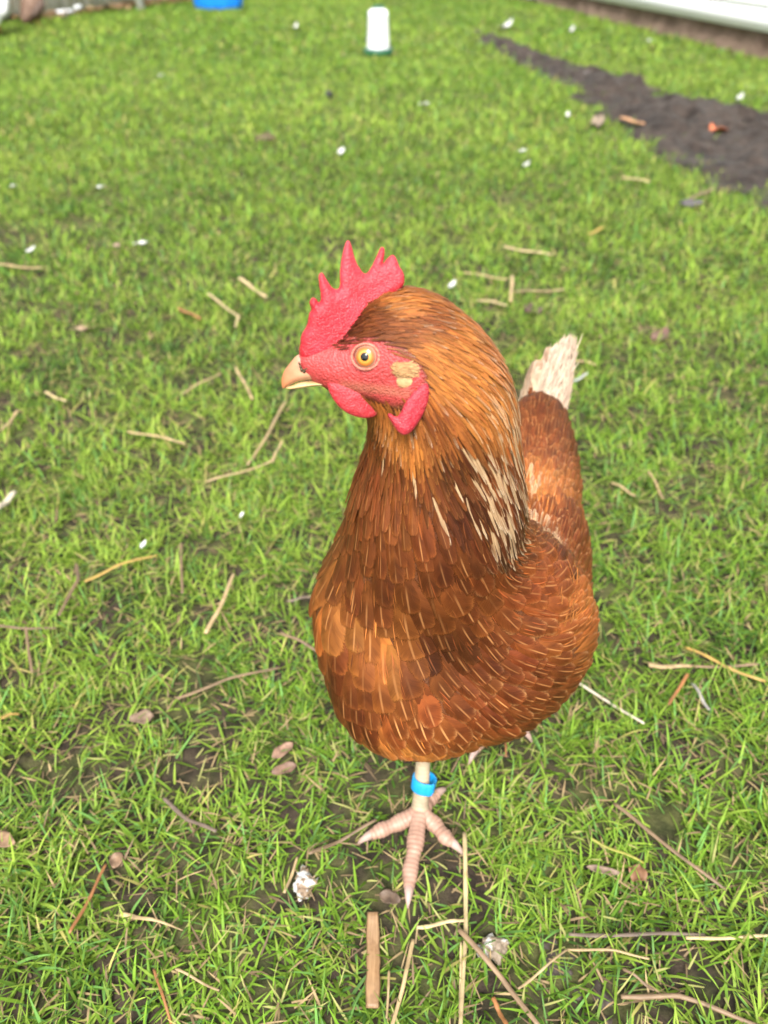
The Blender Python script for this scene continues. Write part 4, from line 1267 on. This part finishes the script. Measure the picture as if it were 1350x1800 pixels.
STALKS = [
    ([(815, 1465), (820, 1640), (809, 1815)], 11, 'pale', 'long pale yellow straw running from the banded foot\'s right toe to the bottom edge'),
    ([(732, 1630), (816, 1617)], 9, 'pale', 'short pale straw meeting the long pale straw at a right angle'),
    ([(811, 1655), (807, 1780)], 5, 'pale', 'thin pale straw running tight beside the lower half of the long pale one'),
    ([(727, 1650), (708, 1735), (688, 1805)], 10, 'tan', 'brownish straw widening to a grey frayed end, right of the wood splinter'),
    ([(684, 1705), (680, 1790)], 6, 'tan', 'thin dull straw standing between the wood splinter and the frayed straw'),
    ([(806, 1635), (880, 1715), (948, 1805)], 13, 'brown', 'thick woody brown straw running diagonally past the white dropping'),
    ([(866, 1755), (892, 1805)], 11, 'rust', 'short reddish brown straw stub at the bottom edge under the woody straw'),
    ([(1000, 1642), (1240, 1643)], 9, 'grey', 'straight grey brown straw lying level, touching a pale one at its right end'),
    ([(1205, 1651), (1280, 1647), (1352, 1646)], 8, 'pale', 'pale straw leaving the picture at the right, level with the grey brown straw'),
    ([(911, 1738), (998, 1668)], 6, 'tan', 'thin tan straw slanting up to the dark soil clod, lower half of a bent pair'),
    ([(998, 1667), (1080, 1672), (1142, 1684)], 6, 'tan', 'thin tan straw lying level above the dark soil clod, upper half of a bent pair'),
    ([(1078, 1414), (1180, 1490), (1276, 1566)], 10, 'brown', 'long brown straw slanting down to the right, right of the banded foot'),
    ([(1204, 1138), (1275, 1170), (1346, 1199)], 9, 'yellow', 'bright golden straw slanting down to the right edge beside the hen'),
    ([(1142, 1173), (1240, 1171), (1332, 1168)], 8, 'brown', 'dull brown straw lying level just behind the golden straw'),
    ([(1208, 1186), (1175, 1240)], 8, 'rust', 'short rusty straw under the left end of the golden straw'),
    ([(990, 1188), (1070, 1232), (1132, 1273)], 8, 'white', 'pale ribbed straw slanting away from the hen’s lower right side'.replace('’', "'")),
    ([(310, 1226), (400, 1195), (492, 1172)], 8, 'brown', 'pinkish brown straw slanting up towards the hen, level with its lower breast'),
    ([(362, 1115), (388, 1062), (411, 1010)], 10, 'tan', 'light brown straw with a wide upper end, left of the hen’s breast'.replace('’', "'")),
    ([(134, 990), (138, 1020), (102, 1080)], 9, 'brown', 'bent brown straw, steeper one of two crossing at the left'),
    ([(148, 1021), (205, 995), (276, 975)], 7, 'yellow', 'yellowish straw meeting the bent brown straw at the left'),
    ([(-5, 1102), (50, 1103), (100, 1106)], 7, 'brown', 'dull brown straw lying level at the left edge'),
    ([(45, 1100), (55, 1180)], 7, 'brown', 'short brown straw dropping from the level straw at the left edge'),
    ([(-4, 1261), (33, 1254)], 9, 'yellow', 'bright yellow straw stub at the left edge'),
    ([(224, 757), (325, 778)], 7, 'tan', 'tan straw lying almost level, far left of the hen’s throat'.replace('’', "'")),
    ([(502, 704), (470, 765), (434, 816)], 7, 'tan', 'tan straw slanting down to the left below the beak'),
    ([(362, 846), (420, 832), (482, 808)], 7, 'tan', 'tan straw lying under the one that slants down from the beak'),
    ([(478, 812), (496, 774)], 6, 'tan', 'short tan straw forking up from the end of the straw below the beak'),
    ([(318, 692), (388, 655)], 6, 'tan', 'faint tan straw left of the beak, slanting up to a short steep one'),
    ([(414, 644), (443, 700)], 7, 'tan', 'short steep tan straw just left of the beak'),
    ([(420, 489), (469, 523)], 9, 'pale', 'pale yellow flat straw left of the comb'),
    ([(365, 517), (420, 556), (414, 576)], 7, 'pale', 'hooked pale straw left of the comb'),
    ([(314, 541), (352, 560)], 9, 'rust', 'short orange brown straw beside the hooked pale straw'),
    ([(-4, 465), (75, 472)], 7, 'tan', 'tan straw at the left edge below two white feathers'),
    ([(885, 434), (970, 448)], 9, 'pale', 'pale straw lying almost level right of the comb, highest of its cluster'),
    ([(815, 479), (892, 491)], 7, 'tan', 'tan straw behind the nape of the hen, left end of the cluster'),
    ([(900, 485), (898, 530)], 8, 'tan', 'short upright tan straw in the cluster behind the hen’s nape'.replace('’', "'")),
    ([(905, 513), (992, 509)], 7, 'tan', 'level tan straw leaving the short upright one behind the hen'),
    ([(838, 526), (892, 536)], 8, 'pale', 'pale straw lowest in the cluster above the hen’s nape'.replace('’', "'")),
    ([(1093, 311), (1142, 319)], 7, 'pale', 'small pale straw in the grass near the mud'),
    ([(1205, 354), (1256, 330)], 8, 'brown', 'brown stalk leaning over a dark clod near the mud'),
    ([(1003, 631), (1047, 640)], 9, 'tan', 'short tan straw right of the tail tip'),
    ([(1138, 823), (1166, 876)], 7, 'tan', 'short tan straw standing steep right of the hen’s back'.replace('’', "'")),
    ([(1075, 847), (1117, 871)], 8, 'tan', 'short tan straw nearest to the hen’s back on its right'.replace('’', "'")),
    ([(122, 1642), (150, 1590), (187, 1520)], 9, 'rust', 'orange brown straw slanting up beside a brown leaf, lower left'),
    ([(270, 1702), (286, 1750), (302, 1805)], 7, 'rust', 'thin reddish straw running off the bottom edge at the left'),
    ([(308, 1703), (386, 1742)], 6, 'tan', 'thin tan straw right of the reddish one near the bottom'),
    ([(500, 1571), (523, 1508)], 7, 'tan', 'short tan straw beside the white dropping left of the banded foot'),
    ([(543, 1502), (600, 1475), (662, 1442)], 9, 'brown', 'brown straw running under the left toe of the banded foot'),
    ([(493, 1110), (556, 1142)], 9, 'brown', 'brown straw whose end touches the left side of the hen’s breast'.replace('’', "'")),
    ([(318, 955), (320, 1042)], 7, 'brown', 'thin upright brown straw left of the upper breast'),
    ([(1038, 1474), (1132, 1517)], 7, 'green', 'yellow green straw above the long brown straw at the right'),
    ([(80, 690), (116, 706)], 7, 'pale', 'small pale straw alone at the far left, level with the beak'),
    ([(4, 756), (32, 722)], 8, 'tan', 'tan straw at the left edge, level with the throat'),
    ([(1035, 412), (1062, 399)], 7, 'yellow', 'small golden straw above the tail, towards the mud'),
    ([(888, 1268), (889, 1330)], 5, 'rust', 'thin rusty straw standing beside the hen’s rear foot'.replace('’', "'")),
    ([(288, 1405), (330, 1440), (380, 1462)], 10, 'grey', 'grey brown rotted stalk half sunk in the grass left of the banded foot'),
    ([(1140, 1170), (1215, 1172)], 12, 'tan', 'thick tan straw piece lying on the dull brown straw'),
    ([(505, 1055), (560, 1048)], 7, 'grey', 'dark grey stalk tucked against the left of the hen'),
]
for pts, wpx, c, lab in STALKS:
    straw(pts, wpx, c, lab)
straw([(212, 1605), (265, 1616), (321, 1635)], 11, 'tan', 'tan dry grass leaf lying like a blade, lower left', flat=0.25, taper=0.2, name='dry_leaf_blade', cat='dry leaf', group=None)
straw([(1092, 1750), (1190, 1751), (1232, 1765), (1285, 1785), (1340, 1805)], 12, 'brown', 'crooked brown twig running off the bottom right corner', flat=0.9, name='twig', cat='twig', group=None)
straw([(1095, 1702), (1150, 1740)], 7, 'brown', 'short thin twig crossing above the crooked one', flat=0.9, name='twig', cat='twig', group=None)
straw([(1217, 1200), (1232, 1225), (1247, 1247)], 9, (0.42, 0.40, 0.38), 'grey quill lying below the golden straw at the right', flat=0.6, name='quill', cat='feather', group=None)
straw([(655, 1604), (657, 1690), (654, 1772)], 30, (0.36, 0.22, 0.11), 'flat weathered wood splinter lying below the banded foot', flat=0.22, taper=0.95, name='wood_splinter', cat='wood', group=None)
straw([(1092, 207), (1132, 218)], 13, (0.55, 0.30, 0.15), 'tan wood chip lying on the dark mud', z=0.02, flat=0.4, name='wood_chip', cat='wood', group=None)
straw([(-5, 895), (10, 882), (26, 866)], 17, 'white', 'thick pale stick end at the left edge', flat=0.7, name='stick', cat='stick', group=None)

def leaf(px, py, lpx, wpx, ang, col, label, name='fallen_leaf', cat='leaf', group=None, curl=0.35, z=0.014, point=0.8, rough=0.35):
    """a thin curled leaf or feather, ang is its direction in the picture"""
    c = G(px, py, z)
    e = G(px + math.cos(ang) * lpx / 2, py - math.sin(ang) * lpx / 2, z)
    d = unit(np.array([e[0] - c[0], e[1] - c[1], 0])); L = 2 * np.linalg.norm(e - c)
    W = wpx * proj(c)[2] / FPX
    if abs(math.sin(ang)) < 0.5: W = W * 1.3
    sv = np.array([-d[1], d[0], 0])
    nu, nv = 9, 13
    seed = rng.integers(0, 60)
    top = np.zeros((nv, nu, 3)); 
    for j in range(nv):
        v = j / (nv - 1)
        hw = W / 2 * (math.sin(math.pi * min(max(v, 0.02), 0.98)) ** point)
        for i in range(nu):
            u = i / (nu - 1) * 2 - 1
            p = c + d * (v - 0.5) * L + sv * u * hw
            p = p + np.array([0, 0, 1]) * (curl * hw * u * u + curl * 0.5 * L * (v - 0.5) ** 2 + 0.12 * W * (math.sin(v * 9 + seed) * u))
            top[j, i] = p
    N = top.reshape(-1, 3)
    N = N + rough * 0.08 * W * (fnoise2(N[:, 0], N[:, 1], W * 0.4, int(seed))[:, None] - 0.5) * np.array([1, 1, 1.5])
    bot = N - np.array([0, 0, max(0.0005, W * 0.02)])
    F = grid_faces(nu, nv); m = len(N)
    rim = [j * nu for j in range(nv)] + [(nv - 1) * nu + i for i in range(1, nu)] + [j * nu + nu - 1 for j in range(nv - 2, -1, -1)] + [i for i in range(nu - 2, 0, -1)]
    R = [(rim[k], rim[(k + 1) % len(rim)], rim[(k + 1) % len(rim)] + m, rim[k] + m) for k in range(len(rim))]
    V = np.concatenate([N, bot]); F = np.concatenate([F, F[:, ::-1] + m, R])
    C = np.array(col) * (0.35 + 0.9 * fnoise2(V[:, 0], V[:, 1], W * 0.22, int(seed) + 3)[:, None])
    if name == 'feather': C = np.array(col) * (0.8 + 0.4 * fnoise2(V[:, 0], V[:, 1], W * 0.3, int(seed) + 3)[:, None])
    return whole(name, V, F, M_LITTER, label, cat, group, cattr={'Col': C})

WF = (0.60, 0.60, 0.59)
FEATHERS = [
    (248, 428, 32, 13, 0.1, 'white feather lying left of the comb, wider of two in a row'),
    (54, 440, 22, 14, 0.6, 'white curled feather near the left edge above a tan straw'),
    (177, 329, 16, 11, 0.2, 'small white feather above a dark spot, far left in the grass'),
    (600, 268, 15, 17, 1.2, 'small white feather above the comb, straight above its front spike'),
    (795, 501, 20, 16, 0.9, 'white feather lying right of the comb beside tan straws'),
    (888, 49, 34, 12, 0.5, 'white feather at the upper end of the muddy strip'),
    (1300, 174, 18, 15, 1.0, 'white feather in the grass between the mud and the white shed'),
    (746, 183, 24, 9, 0.1, 'greyish feather in the grass below the drinker'),
    (998, 203, 10, 12, 1.3, 'tiny white feather in the grass left of the mud'),
    (925, 290, 18, 11, 0.7, 'white feather in the grass between comb and mud, with another above it'),
    (918, 266, 20, 9, 0.3, 'small pale feather lying just above another white feather'),
    (1143, 72, 16, 9, 0.0, 'white feather against the foot of the shed'),
    (1004, 55, 13, 11, 0.8, 'white feather in the grass below the shed corner'),
    (1033, 127, 12, 11, 0.4, 'white feather at the far edge of the mud'),
    (519, 49, 12, 10, 0.9, 'white feather left of the drinker near the blue tub'),
    (252, 957, 20, 13, 1.0, 'white feather lying left of the hen above two crossing straws'),
    (24, 327, 11, 9, 0.4, 'tiny white feather at the far left edge'),
    (283, 133, 12, 8, 0.2, 'tiny pale feather in the far grass below the blue tub'),
    (425, 905, 14, 10, 1.0, 'tiny pale feather close left of the hen’s throat'.replace('’', "'")),
    (1020, 665, 36, 9, 0.55, 'grey white feather close right of the tail'),
]
for f_ in FEATHERS:
    leaf(f_[0], f_[1], f_[2] * 0.85, f_[3] * 0.62, f_[4], WF if 'gre' not in f_[5] else (0.42, 0.42, 0.42), f_[5], name='feather', cat='feather', group='feathers lying on the grass', curl=0.5, z=0.017)
LEAVES = [
    (937, 545, 24, 32, -0.9, (0.12, 0.065, 0.06), 'dark purple brown leaf standing on edge behind the hen’s nape'),
    (1160, 590, 36, 26, 0.7, (0.17, 0.09, 0.07), 'brown leaf lying right of the tail tip'),
    (205, 1512, 30, 26, 1.1, (0.24, 0.15, 0.09), 'dull brown leaf at the top of the orange brown straw'),
    (497, 1320, 44, 24, 0.6, (0.30, 0.18, 0.12), 'pinkish brown leaf left of the hen’s lower breast'),
    (-2, 1475, 60, 24, -0.3, (0.30, 0.19, 0.11), 'brown leaf cut by the left edge'),
    (500, 1352, 46, 18, 0.3, (0.22, 0.13, 0.09), 'darker brown leaf just under the pinkish brown one'),
    (685, 1578, 40, 20, -0.3, (0.13, 0.085, 0.055), 'dark brown leaf beside the middle claw of the banded foot'),
    (1265, 226, 28, 24, 0.5, (0.60, 0.17, 0.07), 'orange red leaf lying on the dark mud'),
    (1052, 215, 20, 24, 1.2, (0.30, 0.22, 0.16), 'pale brown leaf at the near rim of the mud'),
    (203, 432, 24, 10, 0.1, (0.38, 0.27, 0.2), 'pinkish leaf beside the wider white feather'),
    (640, 1168, 10, 10, 0.1, (0.3, 0.2, 0.1), ''),
    (250, 1262, 44, 24, 0.1, (0.22, 0.15, 0.10), 'brown leaf sunk in the grass under the pinkish straw'),
    (145, 578, 44, 12, 0.1, (0.36, 0.25, 0.16), 'faded leaf in the grass left of the hen’s face'),
    (1120, 1535, 30, 34, 1.2, (0.24, 0.12, 0.06), 'rusty leaf scrap left of the long brown straw'),
    (1060, 1530, 60, 12, -0.2, (0.26, 0.18, 0.13), 'grey brown leaf strip above the grey brown straw'),
    (915, 93, 18, 14, 0.2, (0.42, 0.30, 0.2), 'pale leaf in the middle of the narrow end of the mud'),
]
for f_ in LEAVES:
    if f_[6]: leaf(*f_[:6], f_[6].replace('’', "'"), group='fallen leaves on the grass', curl=0.3, z=0.011)

def lump(px, py, wpx, hpx, col, label, name, cat, z=0.0, hgt=0.5, spots=None, group=None, rough=0.35):
    c = G(px, py, z); sc = proj(c)[2] / FPX
    rx = wpx * sc / 2; ry = hpx * sc / 2 / 0.75
    rz = rx * hgt
    def fn(p):
        q = (p - c) / np.array([rx, ry, rz])
        n = vnoise(p / (rx * 0.55) + 13.7) + 0.5 * vnoise(p / (rx * 0.22) + 3.1) + 0.3 * vnoise(p / (rx * 0.09))
        return (np.linalg.norm(q, axis=1) - 1 + rough * 2 * (n - 0.9)) * rz
    m = np.array([rx, ry, rz]) * 1.9
    h = max(rx, rz) / 11
    f, l0 = field_grid(fn, c - m, c + m, h)
    V, F = surface_nets(f, l0, h)
    n = fnoise2(V[:, 0], V[:, 1], rx * 0.5, 17)[:, None]
    C = np.array(col) * (0.6 + 0.8 * n)
    if spots is not None:
        k = np.clip((fnoise2(V[:, 0] + V[:, 2], V[:, 1], rx * 0.45, 19, 3)[:, None] - 0.46) / 0.06, 0, 1)
        C = C * (1 - k) + np.array(spots) * k
    return whole(name, V, F, M_LITTER, label, cat, group, cattr={'Col': C})

lump(868, 1668, 42, 34, (0.22, 0.17, 0.12), 'white and brown dropping beside the woody brown straw', 'dropping', 'dropping', z=0.007, spots=(0.46, 0.45, 0.42), rough=0.5)
lump(533, 1552, 36, 40, (0.24, 0.17, 0.11), 'white topped dropping left of the banded foot', 'dropping', 'dropping', z=0.007, spots=(0.50, 0.50, 0.48), rough=0.5)
lump(1050, 1762, 80, 64, (0.045, 0.034, 0.028), 'dark lump of wet soil under the bent pair of tan straws', 'soil_clod', 'clod', z=-0.003, hgt=0.36, rough=0.6)
lump(978, 1690, 50, 50, (0.05, 0.038, 0.03), 'smaller dark soil patch left of the wet lump', 'soil_clod', 'clod', z=0.002, hgt=0.3)
lump(1215, 358, 38, 16, (0.07, 0.06, 0.07), 'dark grey clod under the leaning brown stalk', 'soil_clod', 'clod', z=0.012, hgt=0.35)
lump(578, 166, 13, 12, (0.03, 0.03, 0.03), 'black clod in the grass left below the drinker', 'soil_clod', 'clod', z=0.02, hgt=0.8)
lump(468, 245, 30, 22, (0.10, 0.075, 0.035), 'brown tuft clod in the grass above the comb', 'soil_clod', 'clod', z=0.01, hgt=0.6)

# =================================================================== FAR END OF THE YARD
# ---- bell drinker
D0 = G(665, 99)
k = proj(D0)[2] / FPX
dr = thing('drinker', 'white bell drinker with green base standing on the far lawn', 'drinker', D0)
M_TANK = mat_plain('milky_plastic', (0.66, 0.66, 0.69), 0.35, 0.25, 7, (0.75, 0.72, 0.68), 0.05)
M_GREEN = mat_plain('green_plastic', (0.012, 0.09, 0.045), 0.4, 0.3, 15)
r1, r2, hT = 20.0 * k, 16.5 * k, 70 * k
z0 = 0.022
prof = [(0.0001, z0), (r1 * 0.98, z0), (r1, z0 + 0.006), (r1 * 0.995, z0 + 0.02)] + [(r1 + (r2 - r1) * t, z0 + 0.02 + (hT - 0.05) * t) for t in np.linspace(0.05, 1, 8)] + [(r2 * 0.97, hT - 0.018), (r2 * 0.88, hT - 0.007), (r2 * 0.70, hT), (r2 * 0.45, hT + 0.004), (0.0001, hT + 0.005)]
part('tank', *lathe(prof, 40, D0), M_TANK, dr)
rb = 25.5 * k
prof = [(0.0001, 0.003), (rb * 0.9, 0.003), (rb, 0.012), (rb * 1.02, 0.040), (rb * 0.98, 0.041), (rb * 0.93, 0.014), (r1 * 1.05, 0.012), (0.0001, 0.0125)]
part('tray', *lathe(prof, 40, D0), M_GREEN, dr)
prof = [(r2 * 0.2, 0.0), (r2 * 0.62, 0.0), (r2 * 0.64, 0.008), (r2 * 0.58, 0.013), (0.0001, 0.014)]
part('cap', *lathe(prof, 24, D0 + (0, 0, hT + 0.003)), M_GREEN, dr)

# ---- blue tub
T0 = G(380, 18)
tub = thing('tub', 'bright blue oval plastic tub standing on the far grass', 'tub', T0)
M_BLUE = mat_plain('blue_tub_plastic', (0.010, 0.20, 0.72), 0.35, 0.25, 6, (0.6, 0.6, 0.65), 0.03)
k = proj(T0)[2] / FPX
A = 46 * k
n = 72; V = []
PR = [(0.86, 0.0), (0.90, 0.006), (0.93, 0.05), (0.99, 0.16), (1.02, 0.205), (1.10, 0.215), (1.10, 0.222), (1.0, 0.226), (0.97, 0.205), (0.92, 0.10), (0.88, 0.03), (0.0005, 0.025)]
for r, z in PR:
    for j in range(n):
        a = 2 * math.pi * j / n
        rib = 1 + (0.02 * math.cos(a * 12) if 0.04 < z < 0.2 and r > 0.9 else 0)
        V.append(T0 + np.array([r * rib * A * math.cos(a), r * rib * A * 0.72 * math.sin(a) + A * 0.6, z]))
part('shell', V, grid_faces(n, len(PR), True), M_BLUE, tub)
V, F = lathe([(0.0001, 0), (A * 0.91, 0)], n, T0 + (0, A * 0.6, 0.12), 1, 0.72)
MW = NT('tub_water').set(Base_Color=(0.03, 0.06, 0.07), Roughness=0.05).m
part('water', V, F, MW, tub)

# ---- white post
Q0, Q1 = G(248, 17), None
k = proj(Q0)[2] / FPX
post = thing('post', 'white plastic post leaning in the grass between fence and blue tub', 'post', Q0)
lean = np.array([-0.10, 0.03, 1.0])
V, F = tube([Q0 + lean * 0.015, Q0 + lean * 0.5, Q0 + lean * 0.95], [7.0 * k, 6.8 * k, 6.6 * k], 20)
part('pipe', V, F, mat_plain('white_pipe', (0.78, 0.78, 0.78), 0.4, 0.3, 6), post)
V, F = tube([Q0 - (0, 0, 0.02), Q0 + lean * 0.02], [7.6 * k, 7.6 * k], 20)
part('foot', V, F, mat_plain('grey_rubber', (0.16, 0.16, 0.16), 0.7, 0.3, 20), post)

# ---- fence along the left
FA, FB = G(-40, 46), G(322, 1)
fd_ = unit(FB - FA); fl = np.linalg.norm(FB - FA)
frot = math.atan2(fd_[1], fd_[0]); fnv = np.array([-fd_[1], fd_[0], 0])
fence = thing('fence', 'grey weathered board fence along the far left of the yard', 'fence', FA)
M_WOOD = mat_plain('grey_boards', (0.62, 0.62, 0.57), 0.75, 0.35, 4, (0.55, 0.5, 0.45), 0.3, 0.004)
M_POST = mat_plain('dark_post', (0.10, 0.085, 0.07), 0.8, 0.4, 9, bstr=0.3)
start, total = -2.6, fl + 9.0
bay = 1.55
nb_ = int(total / bay)
for i in range(nb_):
    g = Geo(); s0 = start + i * bay
    nbd = 9; bw = bay / nbd
    for j in range(nbd):
        c = FA + fd_ * (s0 + (j + 0.5) * bw) + fnv * (0.012 * (j % 2)) + (0, 0, 0.045 + 0.76)
        g.add(*box(c, (bw * 1.02, 0.018, 1.52 + 0.01 * math.sin(i * 3 + j)), frot))
    for zz in (0.35, 1.35):
        g.add(*box(FA + fd_ * (s0 + bay / 2) + fnv * 0.065 + (0, 0, zz), (bay - 0.06, 0.04, 0.08), frot))
    part('panel', *g.get(), M_WOOD, fence, smooth=False)
    part('post', *box(FA + fd_ * s0 + fnv * 0.045 + (0, 0, 0.85), (0.085, 0.065, 1.75), frot), M_POST, fence, smooth=False)
    part('gap_shade_strip', *box(FA + fd_ * (s0 + bay / 2) + fnv * 0.03 + (0, 0, 0.012), (bay - 0.02, 0.03, 0.05), frot), M_POST, fence, smooth=False)  # dark strip that colours in the shade of the gap under the panels
# dead leaves blown against the fence
g = Geo(); cols = []
for i in range(700):
    s_ = rng.uniform(0.3, fl + 2); o_ = -abs(rng.normal(0.05, 0.10)) - 0.07
    c = FA + fd_ * s_ + fnv * o_ + (0, 0, 0.02 + rng.uniform(0, 0.03))
    a = rng.uniform(0, 6.28); L = rng.uniform(0.02, 0.05); d = np.array([math.cos(a), math.sin(a), rng.uniform(-.3, .3)]); e = np.array([-d[1], d[0], rng.uniform(-.3, .3)]) * 0.5
    g.add([c - d * L, c - e * L + (0, 0, .006), c + d * L, c + e * L + (0, 0, .006)], [(0, 1, 2, 3)], np.array([(0.30, 0.16, 0.07), (0.20, 0.11, 0.06), (0.36, 0.24, 0.13)][rng.integers(3)]))
V, F = g.get()
tag(make_mesh('leaf_litter', V, F, M_LITTER, cattr={'Col': g.col()}), 'brown dead leaves blown along the foot of the fence', 'leaves', kind='stuff')
# white strip of plastic at the foot of the fence
c = G(118, 30)
Vb, Fb = box(c + (0, 0, 0.03), (0.22, 0.05, 0.05), frot)
g = Geo(); g.add(Vb, Fb); g.add(*box(c + np.array([0.10, 0.06, 0.07]), (0.12, 0.03, 0.03), frot + 0.2))
whole('plastic_strip', *g.get(), mat_plain('white_plastic_scrap', (0.70, 0.72, 0.74), 0.4, 0.3, 20), 'white plastic scrap lying under the fence beside the brown duck', 'plastic scrap', smooth=False)

# ---- white shed at the right
SA, SB = G(1350, 106), G(938, 4)
sdv = unit(SB - SA); sl_ = np.linalg.norm(SB - SA); srot = math.atan2(sdv[1], sdv[0])
sn = np.array([-sdv[1], sdv[0], 0]); sn = sn if sn[0] < 0 else -sn         # towards the lawn
shed = thing('shed', 'white clad shed with projecting sill on an earthy brown footing', 'shed', SA)
M_WHITE = mat_plain('white_cladding', (0.80, 0.81, 0.82), 0.45, 0.15, 1.5, (0.75, 0.72, 0.68), 0.03)
M_PLINTH = mat_plain('earthy_footing', (0.17, 0.115, 0.08), 0.9, 0.7, 9, (0.35, 0.3, 0.28), 0.9, 0.03)
s0, s1 = -2.5, sl_ - 0.1
mid = SA + sdv * (s0 + s1) / 2; ln = s1 - s0
zb = 0.125
for i in range(9):
    zc = zb + 0.16 + 0.125 + i * 0.252
    part('cladding_board', *box(mid - sn * 0.075 + (0, 0, zc), (ln, 0.04, 0.246), srot), M_WHITE, shed, smooth=False)
part('wall_core', *box(mid - sn * 0.55 + (0, 0, 1.3), (ln - 0.02, 0.86, 2.2), srot), M_WHITE, shed, smooth=False)
g = Geo(); g.add(*box(mid - sn * 0.03 + (0, 0, zb + 0.05), (ln, 0.07, 0.10), srot)); g.add(*box(mid - sn * 0.045 + (0, 0, zb + 0.128), (ln, 0.09, 0.05), srot))
part('sill', *g.get(), M_WHITE, shed, smooth=False)
# uneven footing
nx, nz = 240, 12
V = []
for j in range(nz):
    for i in range(nx):
        t = s0 + (ln + 0.9) * i / (nx - 1); z = -0.03 + (zb + 0.03) * j / (nz - 1)
        o = -0.02 + 0.07 * (1 - j / (nz - 1)) ** 2
        V.append(SA + sdv * t + sn * o + (0, 0, z))
V = np.array(V)
V += sn * (0.07 * (fnoise2(V @ sdv, V[:, 2], 0.16, 81, 4)[:, None] - 0.5))
part('footing', V, grid_faces(nx, nz), M_PLINTH, shed)
cpost = SA + sdv * (sl_ - 0.05) + sn * 0.02
whole('corner_block', *box(cpost + (0, 0, 0.11), (0.15, 0.13, 0.14), srot), M_WHITE, 'white block at the far corner of the shed footing', 'block', smooth=False)

# ---- ducks by the fence
def duck(px, py, wpx, col, col2, label, face):
    c0 = G(px, py); k = proj(c0)[2] / FPX
    R = wpx * k / 2                              # half the body's width
    f_ = np.array([math.cos(face), math.sin(face), 0]); s_ = np.array([-f_[1], f_[0], 0]); u_ = np.array([0, 0, 1.])
    root = thing('duck', label, 'duck', c0, 'ducks at the far end')
    at = lambda a, b, h: c0 + f_ * a * R + s_ * b * R + u_ * h * R
    S = [(at(-1.25, 0, 0.75), 0.28), (at(-0.75, 0, 1.05), 0.62), (at(-0.1, 0, 1.6), 0.98), (at(0.35, 0, 2.25), 0.85), (at(0.7, 0, 3.0), 0.52), (at(0.85, 0, 3.7), 0.36), (at(0.9, 0, 4.4), 0.33), (at(0.95, 0, 4.9), 0.42), (at(1.25, 0, 4.9), 0.30)]
    def fn(p):
        r = None
        for q, rr in S:
            d = np.linalg.norm(p - q, axis=1) - rr * R
            r = d if r is None else smin(r, d, 0.35 * R)
        return r
    P_ = np.array([q for q, _ in S])
    h = R / 9
    f, l0 = field_grid(fn, P_.min(0) - 1.2 * R, P_.max(0) + 1.2 * R, h)
    V, F = surface_nets(f, l0, h)
    n_ = fnoise2(V[:, 0] * 1.3 + V[:, 2], V[:, 1], R * 0.35, 91)[:, None]
    C = np.array(col) * (1 - n_) + np.array(col2) * n_
    M = mat_vcol('duck_plumage', rough=0.7, bscale=120, bstr=0.4, bdist=0.004, var=0.3 if col[0] < 0.5 else 0.05)
    part('body', V, F, M, root, cattr={'Col': C})
    for sg in (-1, 1):
        wv, wf = tube([at(0.5, sg * 0.78, 2.35), at(0.1, sg * 0.98, 1.8), at(-0.6, sg * 0.72, 1.15), at(-1.15, sg * 0.25, 0.85)], [0.15 * R, 0.42 * R, 0.34 * R, 0.06 * R], 12, flat=1.0)
        part('wing', wv, wf, M, root, cattr={'Col': np.broadcast_to(np.array(col2) * 0.85, wv.shape)})
        V2, F2 = tube([at(-0.1, sg * 0.35, 0.9), at(-0.05, sg * 0.38, 0.1), at(0.5, sg * 0.42, 0.05)], [0.16 * R, 0.09 * R, 0.07 * R], 8)
        part('leg', V2, F2, mat_plain('duck_leg', (0.35, 0.14, 0.04), 0.5, 0.3, 20), root)
        V2, F2 = tube([at(1.02, sg * 0.36, 5.02), at(1.02, sg * 0.43, 5.02)], [0.07 * R, 0.05 * R], 8)
        part('eye', V2, F2, MP.m, root)
    V2, F2 = tube([at(1.4, 0, 4.86), at(1.75, 0, 4.76), at(2.05, 0, 4.74)], [0.22 * R, 0.17 * R, 0.10 * R], 12, flat=0.6)
    part('bill', V2, F2, mat_plain('duck_bill', (0.5, 0.28, 0.06), 0.4, 0.2, 20), root)
duck(66, 50, 38, (0.20, 0.115, 0.075), (0.10, 0.062, 0.045), 'brown duck standing upright on the grass before the fence', math.radians(62))
duck(-12, 62, 60, (0.80, 0.80, 0.80), (0.70, 0.70, 0.70), 'white duck half out of the picture at the left edge', math.radians(120))
